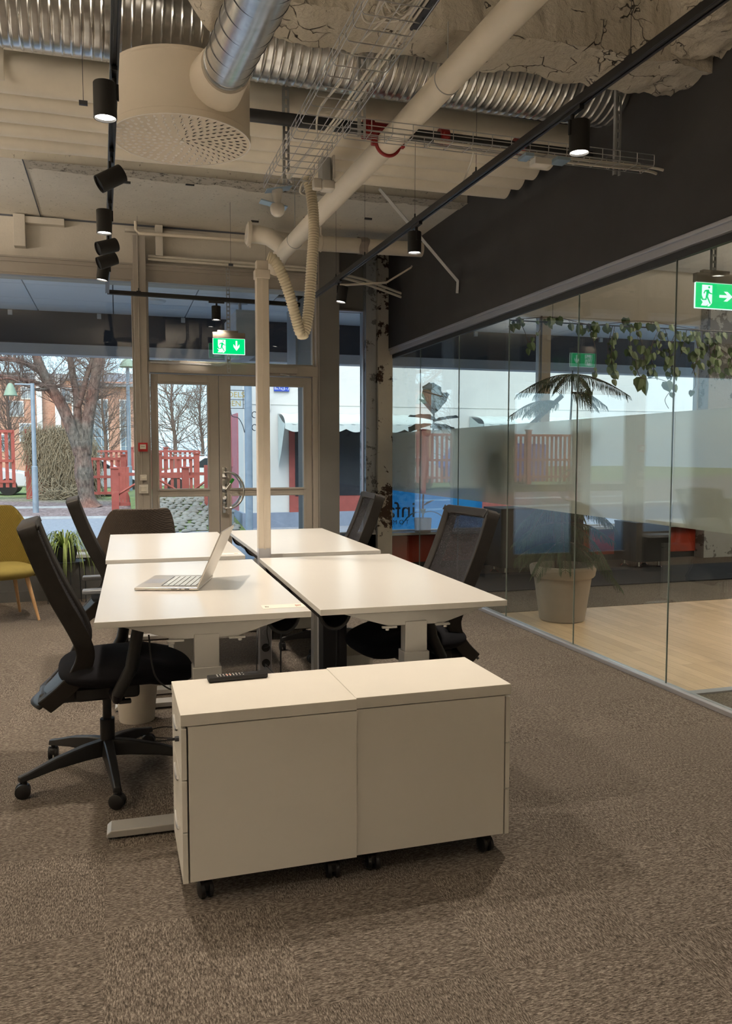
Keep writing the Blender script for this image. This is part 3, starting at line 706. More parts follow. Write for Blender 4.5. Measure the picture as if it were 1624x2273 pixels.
# remote
rm = thing('remote_control', 'black remote control lying on the left drawer unit', 'remote control', (.385, 2.775, .596), R(3))
MB().rbox((0, 0, .009), (.205, .045, .016), b=.005).build('body', 'black_plastic', rm)
for i in range(9):
    for j in range(3):
        if (i in (3, 4)) and j == 1: m = 'btn_pink'
        else: m = 'btn_white'
        if i in (8,) and j == 1: continue
        MB().lathe([(.0025 if m == 'btn_white' else .004, 0), (.0025 if m == 'btn_white' else .004, .0012)], 8, Matrix.Translation((-.07+i*.011, -.011+j*.011, .017))).build('button', m, rm)
MB().lathe([(.016, 0), (.016, .001), (.010, .0015)], 24, Matrix.Translation((.052, 0, .0172))).build('dial', 'dark_steel', rm)

# ------------------------------------------------------------ power / service column
cx, cy = .800, 4.615
col = thing('service_column', 'tall cream floor-to-ceiling service column standing between the four desks', 'service column', (cx, cy, 0))
b = MB().rbox((cx, cy, (.83+2.36)/2), (.072, .058, 2.36-.83), b=.008).box(cx-.004, cx+.004, cy-.033, cy-.028, .83, 2.36)
b.build('upper_profile', 'column_cream', col, world=True)
MB().rbox((cx, cy, .44), (.072, .058, .80), b=.008).build('lower_profile', 'alu', col, world=True)
MB().rbox((cx, cy, 2.375), (.084, .07, .05), b=.006).rbox((cx, cy, 2.42), (.066, .055, .06), b=.006).build('end_cap', 'column_cream', col, world=True)
MB().lathe([(.0, 0), (.11, 0), (.11, .012), (0, .014)], 24, Matrix.Translation((cx, cy, 0))).build('floor_plate', 'alu', col, world=True)
for k, z in enumerate((.44, .35, .26, .17)):
    MB().lathe([(.024, 0), (.024, .003), (.019, .003), (.017, -.006+.012), (0, .006)], 20, Matrix.Translation((cx, cy-.029, z)) @ Matrix.Rotation(R(90), 4, 'X')).build('socket', 'socket_dark' if k in (0, 2, 3) else 'alu', col, world=True)
def cord(pts, label, r=.003, mat='cable_black', n=24, name='power_cord', cat='cable'):
    P = [Vector(p) for p in pts]; out = []
    for i in range(len(P)-1):
        a, b_, c_, d_ = P[max(i-1, 0)], P[i], P[i+1], P[min(i+2, len(P)-1)]
        for k in range(n//2):
            t = k/(n//2); out.append(.5*((2*b_)+(c_-a)*t+(2*a-5*b_+4*c_-d_)*t*t+(3*b_-a-3*c_+d_)*t**3))
    out.append(P[-1]); o = MB().tube(out, r, 8).build(name, mat); origin(o, P[0]); return tag(o, label, cat)
cord([(.79, 4.58, .44), (.74, 4.50, .40), (.70, 4.30, .25), (.66, 4.1, .10), (.60, 4.0, .012)], 'black cord from the top socket of the column sagging to the floor')
cord([(.79, 4.58, .26), (.80, 4.48, .30), (.74, 4.2, .45), (.70, 3.8, .66)], 'black cord rising from the column to the laptop desk')
cord([(.79, 4.58, .17), (.78, 4.5, .14), (.70, 4.35, .05), (.5, 4.2, .012), (.3, 4.15, .012)], 'black cord from the lowest socket running left over the floor')
cord([(.79, 4.58, .17), (.86, 4.45, .10), (.95, 4.2, .012), (1.05, 3.9, .012)], 'black cord from the lowest socket running right over the floor')
cord([(.86, 4.6, .70), (.87, 4.5, .45), (.85, 4.4, .2), (.83, 4.3, .02)], 'thick black cord hanging between the desks behind the column', .005)
cord([(.10, 3.05, .71), (.12, 3.03, .56), (.20, 3.02, .50), (.27, 3.04, .55), (.30, 3.05, .70)], 'black cord loop hanging under the laptop desk')
cord([(.93, 3.5, .72), (.92, 3.45, .5), (.90, 3.4, .25), (.95, 3.35, .012)], 'thin black cord hanging under the near right desk')
cord([(.05, 3.95, .012), (.2, 3.9, .012), (.3, 4.0, .012), (.2, 4.1, .012), (.08, 4.02, .012), (.22, 3.92, .014), (.4, 3.9, .012)], 'coiled black cord on the carpet under the laptop desk')
# black post under near right desk
cc = thing('cable_housing', 'dark steel post with a black round cap under the near right desk', 'cable housing', (1.075, 4.02, 0))
MB().box(.99, 1.115, 3.98, 4.08, 0, .60).box(1.07, 1.075, 3.97, 3.98, 0, .60).build('post', 'dark_steel', cc, world=True, smooth=0, bevel=.006)
b = MB()
b.tube([(1.03+.088*math.cos(R(a)), 3.97, .655+.10*math.sin(R(a))) for a in range(0, 360, 15)], .012, 10, closed=True)
b.lathe([(0, 0), (.085, 0), (.08, .025), (.0, .035)], 28, Matrix.Translation((1.03, 3.97, .655)) @ Matrix.Rotation(R(90), 4, 'X') @ Matrix.Scale(1.1, 4, (0, 1, 0)))
b.build('round_cap', 'black_plastic', cc, world=True)
# bins
bn = thing('waste_bin', 'cream round waste bin under the laptop desk beside the chair', 'waste bin', (.075, 4.30, 0))
MB().lathe([(.0, .004), (.085, .004), (.088, 0), (.115, .29), (.12, .295), (.112, .295), (.083, .01), (0, .012)], 32).build('bucket', 'bin_cream', bn)
b2 = thing('waste_bin', 'waste bin lined with a crumpled white bag under the near right desk', 'waste bin', (1.20, 4.25, 0))
MB().lathe([(.0, .004), (.10, .004), (.104, 0), (.128, .29), (.124, .29), (.098, .01), (0, .012)], 32).build('bucket', 'bin_cream', b2)
bg_ = MB()
def f(u, v):
    a = 2*PI*u; rr = .125+.012*v+.010*noise.noise(Vector((math.cos(a)*3, math.sin(a)*3, v*4)))
    z = .30+.05*math.sin(v*PI*.7)-.10*max(0, v-.5)*2*.8+.012*noise.noise(Vector((a*3, v*3, 0)))
    if v < .35: rr -= (.35-v)*.04; 
    return (rr*math.cos(a), rr*math.sin(a), .20+.14*v if v < .7 else .298-(v-.7)*.3+.014*noise.noise(Vector((math.cos(a)*4, math.sin(a)*4, 1))))
bg_.grid(f, 60, 14, closed_u=True); bg_.build('bag', 'bag_white', b2, label='crumpled white bin bag')

# ------------------------------------------------------------ office chairs
PROF = [(-.295, 1.10), (-.280, 1.055), (-.235, .93), (-.180, .80), (-.130, .70), (-.096, .62), (-.090, .56), (-.118, .49), (-.175, .42), (-.25, .355)]
def cr(P, t):
    t = max(0, min(.99999, t))*(len(P)-1); i = int(t); t -= i
    a, b, c, d = (Vector(P[max(i-1, 0)]), Vector(P[i]), Vector(P[i+1]), Vector(P[min(i+2, len(P)-1)]))
    return .5*((2*b)+(c-a)*t+(2*a-5*b+4*c-d)*t*t+(3*b-a-3*c+d)*t**3)
def halfw(t):   # half width of the back along its height (0 top, 1 bottom)
    if t < .06: return .185+.035*math.sqrt(t/.06)
    return .22 if t < .55 else .22-.09*((t-.55)/.45)**1.3
def make_chair(label, loc, rz, base_rot, az=.728, ax=.12):
    c = thing('office_chair', label, 'office chair', loc, rz, 'black mesh office chairs')
    # seat
    b = MB()
    def seat(u, v):
        a = 2*PI*u; n = 3.2
        ca, sa = math.cos(a), math.sin(a)
        rx = .275; ry = .262
        x = rx*math.copysign(abs(ca)**(2/n), ca); y = ry*math.copysign(abs(sa)**(2/n), sa)
        k = math.sin(v*PI)**.45 if 0 < v < 1 else 0
        z = .480+.054*(-math.cos(v*PI))
        if x > .1: z -= (x-.1)*.18
        return (x*k+.085, y*k, z)
    b.grid(seat, 56, 18, closed_u=True); b.build('seat', 'black_fabric', c)
    MB().rbox((.0, 0, .385), (.26, .20, .06), b=.02).rbox((-.14, 0, .37), (.16, .10, .045), b=.015).build('tilt_mechanism', 'black_plastic', c)
    MB().rbox((-.155, 0, .375), (.22, .15, .05), b=.02).tube([(.05, -.12, .38), (.06, -.22, .385)], .006, 8).rbox((.06, -.235, .385), (.05, .03, .016), b=.006).build('back_support', 'black_plastic', c)
    # back frame: ring around the outline
    pts = []
    NT = 26
    for i in range(NT+1):
        t = i/NT; p = cr(PROF, t); pts.append((p, halfw(t)))
    loop = [Vector((p.x, -w, p.y)) for p, w in pts]+[Vector((p.x, w, p.y)) for p, w in reversed(pts)]
    def ribbon(loop, inn, th):
        b = MB(); L = len(loop); vs = []; fs = []
        for i, p in enumerate(loop):
            t = (i if i <= NT else 2*NT+1-i)/NT; s = -1 if i <= NT else 1
            q = cr(PROF, t); q2 = cr(PROF, min(1, t+.02)); q0 = cr(PROF, max(0, t-.02)); d = Vector((q2.x-q0.x, 0, q2.y-q0.y)).normalized(); nn = Vector((-d.z, 0, d.x))
            if nn.x < 0: nn = -nn
            iy = -s*inn; top = t < .08; 
            inner = p+Vector((0, iy, 0))
            if t < .06: inner = inner+d*inn*1.1
            if t > .94: inner = inner-d*inn*1.1
            for a in ((p, 0), (p, 1), (inner, 1), (inner, 0)):
                vs.append(a[0]+nn*(th*.5 if a[1] else -th*.5)+(Vector((.012, 0, 0)) if a[0] is p and a[1] else Vector((0, 0, 0))))
        for i in range(L):
            j = (i+1) % L
            for k in range(4): fs.append((i*4+k, i*4+(k+1) % 4, j*4+(k+1) % 4, j*4+k))
        b.add(vs, fs); return b
    fo = ribbon(loop, .038, .060).build('back_frame', 'frame_black', c, bevel=.006)
    b = MB()
    def back(u, v):
        t = .03+.93*v; p = cr(PROF, t); w = halfw(t)-.02
        return (p.x+.024-.022*(1-(2*u-1)**2), (2*u-1)*w, p.y)
    b.grid(back, 14, 24)
    b.build('back_mesh', 'mesh_fabric', c, label='dark see-through mesh')
    # lower solid shell and lumbar
    b = MB()
    def shell(u, v):
        t = .76+.24*v; p = cr(PROF, t); w = halfw(t)-.01
        return (p.x-.02-.03*(1-(2*u-1)**2), (2*u-1)*w, p.y)
    b.grid(shell, 12, 8)
    sh = b.build('lumbar_shell', 'black_plastic', c); so = sh.modifiers.new('solid', 'SOLIDIFY'); so.thickness = .012
    # armrests
    for s in (-1, 1):
        a = MB().tube([(.02, s*.15, .40), (.03, s*.25, .40), (.03, s*.285, .43), (.06+ax*.2, s*.29, .53), (.07+ax*.4, s*.29, az-.015)], [.02, .02, .024, .026, .024], 12)
        ar = a.build('armrest', 'black_plastic', c)
        MB().rbox((.02+ax, s*.285, az), (.24, .085, .028), b=.012).build('arm_pad', 'arm_grey', ar)
    # column and star base
    MB().cyl((0, 0, .09), (0, 0, .25), .030, 20).cyl((0, 0, .24), (0, 0, .37), .018, 16).build('gas_lift', 'black_plastic', c)
    for k in range(5):
        a = base_rot+k*2*PI/5; d = Vector((math.cos(a), math.sin(a), 0)); n_ = Vector((-d.y, d.x, 0))
        b = MB(); L = [(.0, .13, .03, .035), (.10, .125, .026, .03), (.22, .11, .022, .022), (.33, .085, .018, .014), (.37, .078, .018, .012)]
        vs = []; fs = []
        for r_, z, wv, hv in L:
            for sy, sz in ((-1, -1), (1, -1), (1, 1), (-1, 1)): vs.append(d*r_+n_*(sy*wv*(1 if sz < 0 else .7))+Vector((0, 0, z+sz*hv)))
        for i in range(len(L)-1):
            for j in range(4): fs.append((i*4+j, i*4+(j+1) % 4, (i+1)*4+(j+1) % 4, (i+1)*4+j))
        fs += [(3, 2, 1, 0), tuple(len(vs)-4+j for j in range(4))]
        b.add(vs, fs); lg = b.build('leg', 'black_plastic', c, bevel=.005)
        p = d*.355; cst = caster(0, 0, lg, r=.030, rz=0, zt=.07)
        cst.location = (p.x, p.y, 0); cst.rotation_euler = (0, 0, a+R(60+25*k))
    return c
make_chair('black mesh office chair at the near left, full star base in view', (-.06, 3.57, 0), R(3), R(-87))
make_chair('black mesh office chair at the far left desk, grey armrest in view', (.02, 5.36, 0), R(2), R(20), .555, -.14)
make_chair('black mesh office chair right of the near right desk, pushed under it', (1.43, 3.75, 0), R(186), R(-50-186))
make_chair('black mesh office chair behind the far right desk, by the corner column', (1.42, 5.43, 0), R(176), R(200))

# ------------------------------------------------------------ lounge chairs
def make_lounge(label, loc, rz, fab, plain, group=None):
    c = thing('lounge_chair', label, 'armchair', loc, rz)
    # wrap-around shell: angle from -125..125 around the back (+x is front)
    b = MB()
    def shell(u, v, off=0):
        a = R(55+250*u); s = abs(u-.5)*2
        rx, ry = .285-off, .30-off
        fl = 1+.14*v
        x = rx*math.cos(a)*fl; y = ry*math.sin(a)*fl
        k = max(0, (s-.30)/.34); k = min(1, k); k = k*k*(3-2*k)
        top = .93*(1-k)+.655*k-.02*max(0, s-.7)
        z = .36+(top-.36)*v
        return (x-.10*v*(1-k), y, z)
    nu, nv = 60, 22
    vs = []; fs = []
    for off in (0, .045):
        for j in range(nv):
            for i in range(nu): vs.append(shell(i/(nu-1), j/(nv-1), off*(1-.25*j/(nv-1))))
    def id(o, j, i): return o*nu*nv+j*nu+i
    for o_ in (0, 1):
        for j in range(nv-1):
            for i in range(nu-1): fs.append((id(o_, j, i), id(o_, j, i+1), id(o_, j+1, i+1), id(o_, j+1, i)))
    for i in range(nu-1): fs.append((id(0, nv-1, i), id(0, nv-1, i+1), id(1, nv-1, i+1), id(1, nv-1, i))); fs.append((id(0, 0, i), id(1, 0, i), id(1, 0, i+1), id(0, 0, i+1)))
    for j in range(nv-1):
        for i in (0, nu-1): fs.append((id(0, j, i), id(0, j+1, i), id(1, j+1, i), id(1, j, i)))
    b.add(vs, fs); sh = b.build('shell', fab, c, bevel=.008, label='quilted shell with wrap-around arms')
    s = MB()
    def seat(u, v):
        a = 2*PI*u; n = 3; ca, sa = math.cos(a), math.sin(a); k = math.sin(v*PI)**.4 if 0 < v < 1 else 0
        return (.035+.26*math.copysign(abs(ca)**(2/n), ca)*k, .25*math.copysign(abs(sa)**(2/n), sa)*k, .41-.06*math.cos(v*PI))
    s.grid(seat, 40, 14, closed_u=True); s.build('seat', plain, c)
    for sx in (-1, 1):
        for sy in (-1, 1):
            MB().tube([(sx*.16, sy*.16, .36), (sx*.235, sy*.225, .0)], [.019, .011], 12).build('leg', 'wood_leg', c)
    return c
make_lounge('olive-yellow quilted armchair on wooden legs at the left edge', (-.94, 7.28, 0), R(-66), 'quilt_olive', 'plain_olive')
make_lounge('brown quilted tub armchair behind the far left desk', (.14, 7.22, 0), R(97), 'quilt_brown', 'plain_brown')

# ------------------------------------------------------------ plant stand by the window
ps = thing('plant_stand', 'low black wire plant stand by the left window', 'plant stand', (-.46, 7.82, 0))
b = MB().lathe([(0, .395), (.17, .395), (.17, .405), (0, .405)], 32)
b.build('tray', 'black_box', ps)
for k in range(3):
    a0 = k*2*PI/3+.5
    p = lambda a, r, z: (r*math.cos(a), r*math.sin(a), z)
    MB().tube([p(a0-.35, .165, .395), p(a0-.25, .17, .008), p(a0+.25, .17, .008), p(a0+.35, .165, .395)], .004, 8).build('wire_leg', 'iron', ps)
pl = thing('spider_plant', 'spider plant with long arching striped leaves in a dark pot on the wire stand', 'potted plant', (-.46, 7.82, .405))
MB().lathe([(0, 0), (.085, 0), (.11, .13), (.102, .13), (.09, .115), (0, .115)], 28).build('pot', 'dark_planter', pl)
b = MB()
rnd = random.Random(4)
for i in range(150):
    a = rnd.uniform(0, 2*PI); L = rnd.uniform(.16, .50); up_ = rnd.uniform(.06, .20); n = 9; w = rnd.uniform(.003, .006)
    hd = Vector((math.cos(a), math.sin(a), 0)); sd = Vector((-hd.y, hd.x, 0)); P = []
    for k in range(n):
        t = k/(n-1); x = .02+L*.62*(1-(1-t)**1.7); z = .11+up_*math.sin(min(1, t*1.6)*PI*.55)-L*1.15*max(0, t-.25)**1.6
        P.append(hd*x+Vector((0, 0, z)))
    vs = []
    for k, q in enumerate(P):
        ww = w*(1-(k/(n-1))**2)+.0006; vs += [q-sd*ww, q+sd*ww+Vector((0, 0, .0008))]
    b.add(vs, [(2*k, 2*k+1, 2*k+3, 2*k+2) for k in range(n-1)])
lf = b.build('foliage', 'spider_leaf', pl); lf['kind'] = 'stuff'

# ------------------------------------------------------------ ceiling services
def straight(label, name, mat, y, z, r, x0, x1, cat, group=None, n=24):
    o = MB().cyl((x0, y, z), (x1, y, z), r, n).build(name, mat, bevel=.004); origin(o, ((x0+x1)/2, y, z)); return tag(o, label, cat, group)
# large ribbed duct
def ribbed_duct():
    d = thing('ventilation_duct', 'large galvanised ribbed duct running across under the ceiling', 'duct', (-1.5, 4.55, 3.664))
    b = MB(); NX = 1900; x0, x1 = -6.0, 2.985
    def f(u, v):
        x = x0+(x1-x0)*v; a = 2*PI*u; ph = ((x+a/(2*PI)*.048)/.048) % 1
        r = .247+(.007*(1-((ph-.15)/.15)**2) if ph < .30 else 0)
        return (x, 4.55+r*math.cos(a), 3.664+r*math.sin(a))
    b.grid(f, 44, NX, closed_u=True); b.build('duct_wall', 'galvanised', d, world=True, smooth=60)
    for x in (-4.2, -2.1, -.55, 1.35): MB().tube([(x, 4.55+.258*math.cos(R(a)), 3.664+.258*math.sin(R(a))) for a in range(0, 360, 12)], .006, 6, closed=True).cyl((x, 4.55, 3.92), (x, 4.55, 4.0), .005, 6).build('hanger_band', 'galv_strip', d, world=True)
ribbed_duct()
for i, y in enumerate((4.985, 5.205, 5.425, 5.65, 5.875)):
    z = 3.462
    b = MB()
    def f(u, v):
        x = -6+8.93*v; a = 2*PI*u; r = .1075+.002*noise.noise(Vector((x*3, math.cos(a)*2+i*5, math.sin(a)*2)))
        return (x, y+r*math.cos(a), z+r*math.sin(a)+.008*noise.noise(Vector((x*.6, i*3., 0))))
    b.grid(f, 26, 130, closed_u=True); o_ = len(b.v)
    b.add([f(k/26, 1) for k in range(26)], [tuple(range(26))])
    o = b.build('insulated_pipe', 'bundle_cream'); origin(o, (-1.5, y, z))
    tag(o, ('thick cream lagged pipe nearest the ribbed duct, first of the row of five', 'second cream lagged pipe from the ribbed duct', 'middle one of the five cream lagged pipes under the ceiling', 'fourth cream lagged pipe counted from the ribbed duct', 'last cream lagged pipe of the row, nearest the windows')[i], 'pipe', 'row of cream lagged pipes under the ceiling')
# black pipe with red couplings
bp = thing('sprinkler_pipe', 'black painted steel pipe with red couplings under the ribbed duct', 'pipe', (.5, 4.77, 3.30))
MB().cyl((.66, 4.77, 3.30), (2.98, 4.77, 3.30), .036, 16).build('pipe', 'black_pipe', bp, world=True)
for x, w in ((1.47, .03), (1.56, .06), (1.64, .03), (1.95, .028), (2.46, .028)):
    b = MB().cyl((x-w, 4.77, 3.30), (x+w, 4.77, 3.30), .056 if w < .05 else .045, 18)
    if w < .05:
        for s in (-1, 1): b.rbox((x, 4.77+s*.062, 3.30), (.035, .03, .035), b=.006)
    b.build('coupling', 'red_coupling', bp, world=True, label='red grooved coupling')
# drum diffuser
DX, DY, DZ, DR = .36, 4.46, 3.0, .352
dr = thing('air_diffuser', 'big round cream drum air diffuser with perforated underside', 'air diffuser', (DX, DY, DZ))
MB().lathe([(DR-.004, .0), (DR+.004, .0), (DR+.004, .03), (DR, .034), (DR, .30), (DR+.004, .305), (DR+.004, .318), (DR-.02, .32), (0, .32)], 72).build('drum', 'drum_cream', dr)
MB().lathe([(0, .006), (DR-.006, .006), (DR-.002, -.003), (DR+.003, -.003), (DR+.003, .004)], 72).build('grille', 'grille_white', dr)
bh, bd = MB(), MB()
for ring in range(1, 10):
    r = .036*ring; n = max(6, int(2*PI*r/.043))
    for k in range(n):
        a = 2*PI*(k+.5*(ring % 2))/n; cxx, cyy = r*math.cos(a), r*math.sin(a)
        T = Matrix.Translation((cxx, cyy, 0)) @ Matrix.Rotation(a+.25, 4, 'Z') @ Matrix.Scale(1.42, 4, (1, 0, 0)) @ Matrix.Scale(1.4, 4, (0, 1, 0))
        # half-round nozzle: hood plus dark opening
        arc = [(-.0125*math.cos(PI*j/8), .0125*math.sin(PI*j/8)-.001) for j in range(9)]
        arc2 = [(-.0135*math.cos(PI*j/8), .006+.0085*math.sin(PI*j/8)) for j in range(9)]
        bd.add([(-.0105*math.cos(PI*j/8), -.0006, .0055-.0095*math.sin(PI*j/8)) for j in range(9)], [tuple(range(9))], T)
        vs = []
        for j in range(9):
            t = PI*j/8
            vs += [(-.0095*math.cos(t), .013*math.sin(t), .0058), (-.0118*math.cos(t), .006*math.sin(t), .0055-.008*math.sin(t)), (-.0118*math.cos(t), 0, .0055-.0108*math.sin(t))]
        fs = []
        for j in range(8):
            for q in range(2): fs.append((j*3+q, j*3+q+1, (j+1)*3+q+1, (j+1)*3+q))
        bh.add(vs, fs, T)
bh.build('nozzle_hoods', 'grille_white', dr)['kind'] = 'stuff'
bd.build('nozzle_openings', 'grille_dark', dr, smooth=0, label='dark half-round air openings')['kind'] = 'stuff'
MB().lathe([(.012, -.004), (.012, .006)], 6).build('centre_screw', 'grille_white', dr)
b = MB().tube([(.47, 4.30, 3.19), (.50, 4.18, 3.185), (.525, 3.93, 3.165)], [.14, .14, .118], 32); b.build('collar', 'drum_cream', dr, world=True)
# galvanised branch duct
bd_ = thing('branch_duct', 'smooth galvanised spiral duct coming from the drum towards the viewer', 'duct', (.53, 3.2, 3.06))
P0, P1, P2 = Vector((.524, 3.95, 3.168)), Vector((.535, 3.2, 3.065)), Vector((.545, 2.4, 2.99))
MB().tube([P0, P0.lerp(P1, .3), P1, P2, Vector((.56, -1, 2.95))], .108, 40).build('duct_wall', 'galvanised', bd_, world=True)
def hoop(P, D, r, tr, n=40):
    D = D.normalized(); u = D.orthogonal().normalized(); w = D.cross(u); return [P+(u*math.cos(2*PI*k/n)+w*math.sin(2*PI*k/n))*r for k in range(n)]
b = MB()
for t in (.02, .10): b.tube(hoop(P0.lerp(P1, t), P1-P0, .1095, 0), .0035, 6, closed=True)
b.build('sealing_band', 'galvanised', bd_, world=True)
b = MB()
for k in range(13):
    Pp = P0.lerp(P1, .22+k*.19) if .22+k*.19 < 1 else P1.lerp(P2, (.22+k*.19-1)*.93)
    D = (P1-P0).normalized() if k < 4 else (P2-P1).normalized(); D = (D+Vector((.0, 0, .28))).normalized()
    b.tube(hoop(Pp, D, .1105, 0), .0016, 5, closed=True)
b.build('spiral_seam', 'dark_steel', bd_, world=True, label='dark spiral seam line')
# white waste pipe
wp = thing('drain_pipe', 'thick cream drain pipe running diagonally overhead to a branch fitting', 'pipe', (1.46, 5.0, 3.1))
A, B = Vector((1.60, .2, 3.1)), Vector((1.405, 7.0, 3.1))
MB().tube([A, B, Vector((1.40, 7.12, 3.095)), Vector((1.385, 7.22, 3.06)), Vector((1.36, 7.28, 2.99))], [.064, .064, .068, .072, .07], 28).build('pipe', 'pipe_cream', wp, world=True, smooth=50)
MB().tube([(1.41, 6.98, 3.12), (1.30, 7.10, 3.24), (1.22, 7.16, 3.27), (1.15, 7.18, 3.275)], [.066, .075, .077, .077], 28).tube([(1.24, 7.15, 3.268), (1.30, 7.3, 3.30), (1.5, 7.72, 3.39), (1.7, 7.86, 3.42)], [.07]*4, 24).build('branch_fitting', 'pipe_cream', wp, world=True, smooth=50)
MB().tube([(1.155, 7.18, 3.275), (1.125, 7.182, 3.276)], [.105, .105], 28).tube([(1.125, 7.182, 3.276), (1.112, 7.182, 3.277)], [.095, .08], 28).cyl((1.13, 7.18, 3.175), (1.15, 7.18, 3.175), .02, 12).build('end_flange', 'pipe_cream', wp, world=True)
def ring_at(y, r, tr, mat, label, name, extra=None):
    t = (y-A.y)/(B.y-A.y); P = A.lerp(B, t); b = MB().tube(hoop(P, B-A, r, 0), tr, 10, closed=True)
    if extra:
        for s in (-1, 1): b.rbox((P.x+s*(r+.012), P.y, P.z), (.03, .03, .045), b=.006).cyl((P.x+s*(r+.014), P.y-.02, P.z), (P.x+s*(r+.014), P.y+.02, P.z), .006, 8)
    return b.build(name, mat, wp, world=True, label=label), P
ring_at(4.42, .070, .010, 'red_coupling', 'red pipe clamp with two bolts', 'pipe_clamp', True)
r_, P = ring_at(3.62, .0655, .0022, 'galv_strip', 'thin hanger loop', 'hanger_loop')
MB().cyl((P.x, P.y, P.z+.065), (P.x, P.y, 3.36), .003, 6).build('hanger_rod', 'galv_strip', wp, world=True)
r_, P = ring_at(6.6, .0655, .0022, 'galv_strip', 'thin hanger loop', 'hanger_loop'); MB().cyl((P.x, P.y, P.z+.065), (P.x, P.y, 4.0), .003, 6).build('hanger_rod', 'galv_strip', wp, world=True)
cp = thing('cross_pipe', 'cream pipe below the slab ending at the dark wall', 'pipe', (2.2, 7.88, 3.43))
MB().tube([(1.5, 7.86, 3.41), (1.75, 7.88, 3.42), (3.0, 7.88, 3.44)], .073, 24).build('pipe', 'pipe_cream', cp, world=True)
b = MB()
def f(u, v):
    a = 2*PI*u; r = .082+.012*noise.noise(Vector((math.cos(a)*2, math.sin(a)*2, v*3))); return (2.33+.09*v+.01*math.sin(a*3), 7.88+r*math.cos(a), 3.432+r*math.sin(a))
b.grid(f, 30, 8, closed_u=True); b.build('mineral_wool_patch', 'pot_taupe', cp, world=True, label='dark torn insulation patch')
for x in (1.95,): MB().tube([(x, 7.88+.078*math.cos(R(a)), 3.425+.078*math.sin(R(a))) for a in range(0, 360, 15)], .006, 6, closed=True).cyl((x, 7.88, 3.5), (x, 7.88, 3.58), .008, 8).build('pipe_hanger', 'pipe_cream', cp, world=True)
# braces on the dark wall
def flatbar(pts, w, name, mat, label):
    b = MB().tube(pts, w, 4); o = b.build(name, mat, smooth=0); origin(o, pts[0]); return tag(o, label, 'brace')
flatbar([(2.14, 6.62, 3.58), (2.975, 6.90, 2.93), (2.985, 6.93, 2.87), (2.985, 6.935, 2.83)], .017, 'wall_brace', 'sill_white', 'pale diagonal steel brace from the slab to the dark wall')
flatbar([(2.985, 8.13, 3.33), (2.97, 8.11, 3.31), (2.70, 8.12, 3.14), (2.3, 8.2, 3.11), (2.1, 8.25, 3.11)], .012, 'wall_brace', 'pipe_cream', 'thin cream bracket bar reaching the dark wall near the corner')
# flexible conduit
def spline(P, n=10):
    P = [Vector(p) for p in P]; out = []
    for i in range(len(P)-1):
        a, b_, c_, d_ = P[max(i-1, 0)], P[i], P[i+1], P[min(i+2, len(P)-1)]
        for k in range(n):
            t = k/n; out.append(.5*((2*b_)+(c_-a)*t+(2*a-5*b_+4*c_-d_)*t*t+(3*b_-a-3*c_+d_)*t**3))
    out.append(P[-1]); return out
fp = spline([(1.115, 4.82, 3.00), (1.135, 4.80, 2.86), (1.135, 4.76, 2.68), (1.11, 4.72, 2.44), (1.085, 4.69, 2.20), (1.055, 4.67, 2.075), (1.03, 4.66, 2.07), (1.005, 4.65, 2.14), (.96, 4.63, 2.28), (.91, 4.62, 2.40), (.87, 4.615, 2.46), (.835, 4.615, 2.475)], 34)
L = [0]
for i in range(1, len(fp)): L.append(L[-1]+(fp[i]-fp[i-1]).length)
rs = [.029+.0055*(.5+.5*math.cos(2*PI*l/.0165)) for l in L]
# resample finely for the ribs
pts = []; rr = []; n = int(L[-1]/.0041); j = 0
for k in range(n+1):
    l = L[-1]*k/n
    while j < len(L)-2 and L[j+1] < l: j += 1
    t = (l-L[j])/max(1e-9, L[j+1]-L[j]); pts.append(fp[j].lerp(fp[j+1], t)); rr.append(.028+.006*(.5+.5*math.cos(2*PI*l/.0165)))
o = MB().tube(pts, rr, 16).build('flexible_hose', 'flex_cream', smooth=60); tag(origin(o, fp[0]), 'ribbed cream flexible hose looping from the wire tray down to the service column', 'hose')
# wire cable trays
def tray(name, label, x0, x1, y0, y1, z, h, along, step=.10, strands=5, r=.0022):
    t = thing(name, label, 'cable tray', ((x0+x1)/2, (y0+y1)/2, z))
    b = MB()
    def P(s, w, zz): # s along, w across 0..1
        return (x0+(x1-x0)*w, s, zz) if along == 'y' else (s, y0+(y1-y0)*w, zz)
    a0, a1 = (y0, y1) if along == 'y' else (x0, x1)
    for i in range(strands): b.cyl(P(a0, i/(strands-1), z+.003), P(a1, i/(strands-1), z+.003), r, 6)
    for w in (0, 1):
        for zz in (z+h*.5, z+h): b.cyl(P(a0, w, zz), P(a1, w, zz), r, 6)
    b.build('long_wires', 'silver', t, world=True)
    b = MB(); n = int((a1-a0)/step)
    for k in range(n+1):
        s = a0+(a1-a0)*k/n; b.tube([P(s, 0, z+h), P(s, 0, z+.012), P(s, .05, z), P(s, .95, z), P(s, 1, z+.012), P(s, 1, z+h)], r, 6)
    b.build('cross_wires', 'silver', t, world=True); return t
tA = tray('cable_tray', 'wide wire cable tray overhead running towards the windows, cable coil at its near end', .872, 1.108, 1.2, 4.93, 2.95, .06, 'y')
tB = tray('cable_tray', 'narrow wire cable tray running across to the dark wall', 1.14, 2.90, 3.99, 4.12, 2.975, .06, 'x', .11, 4)
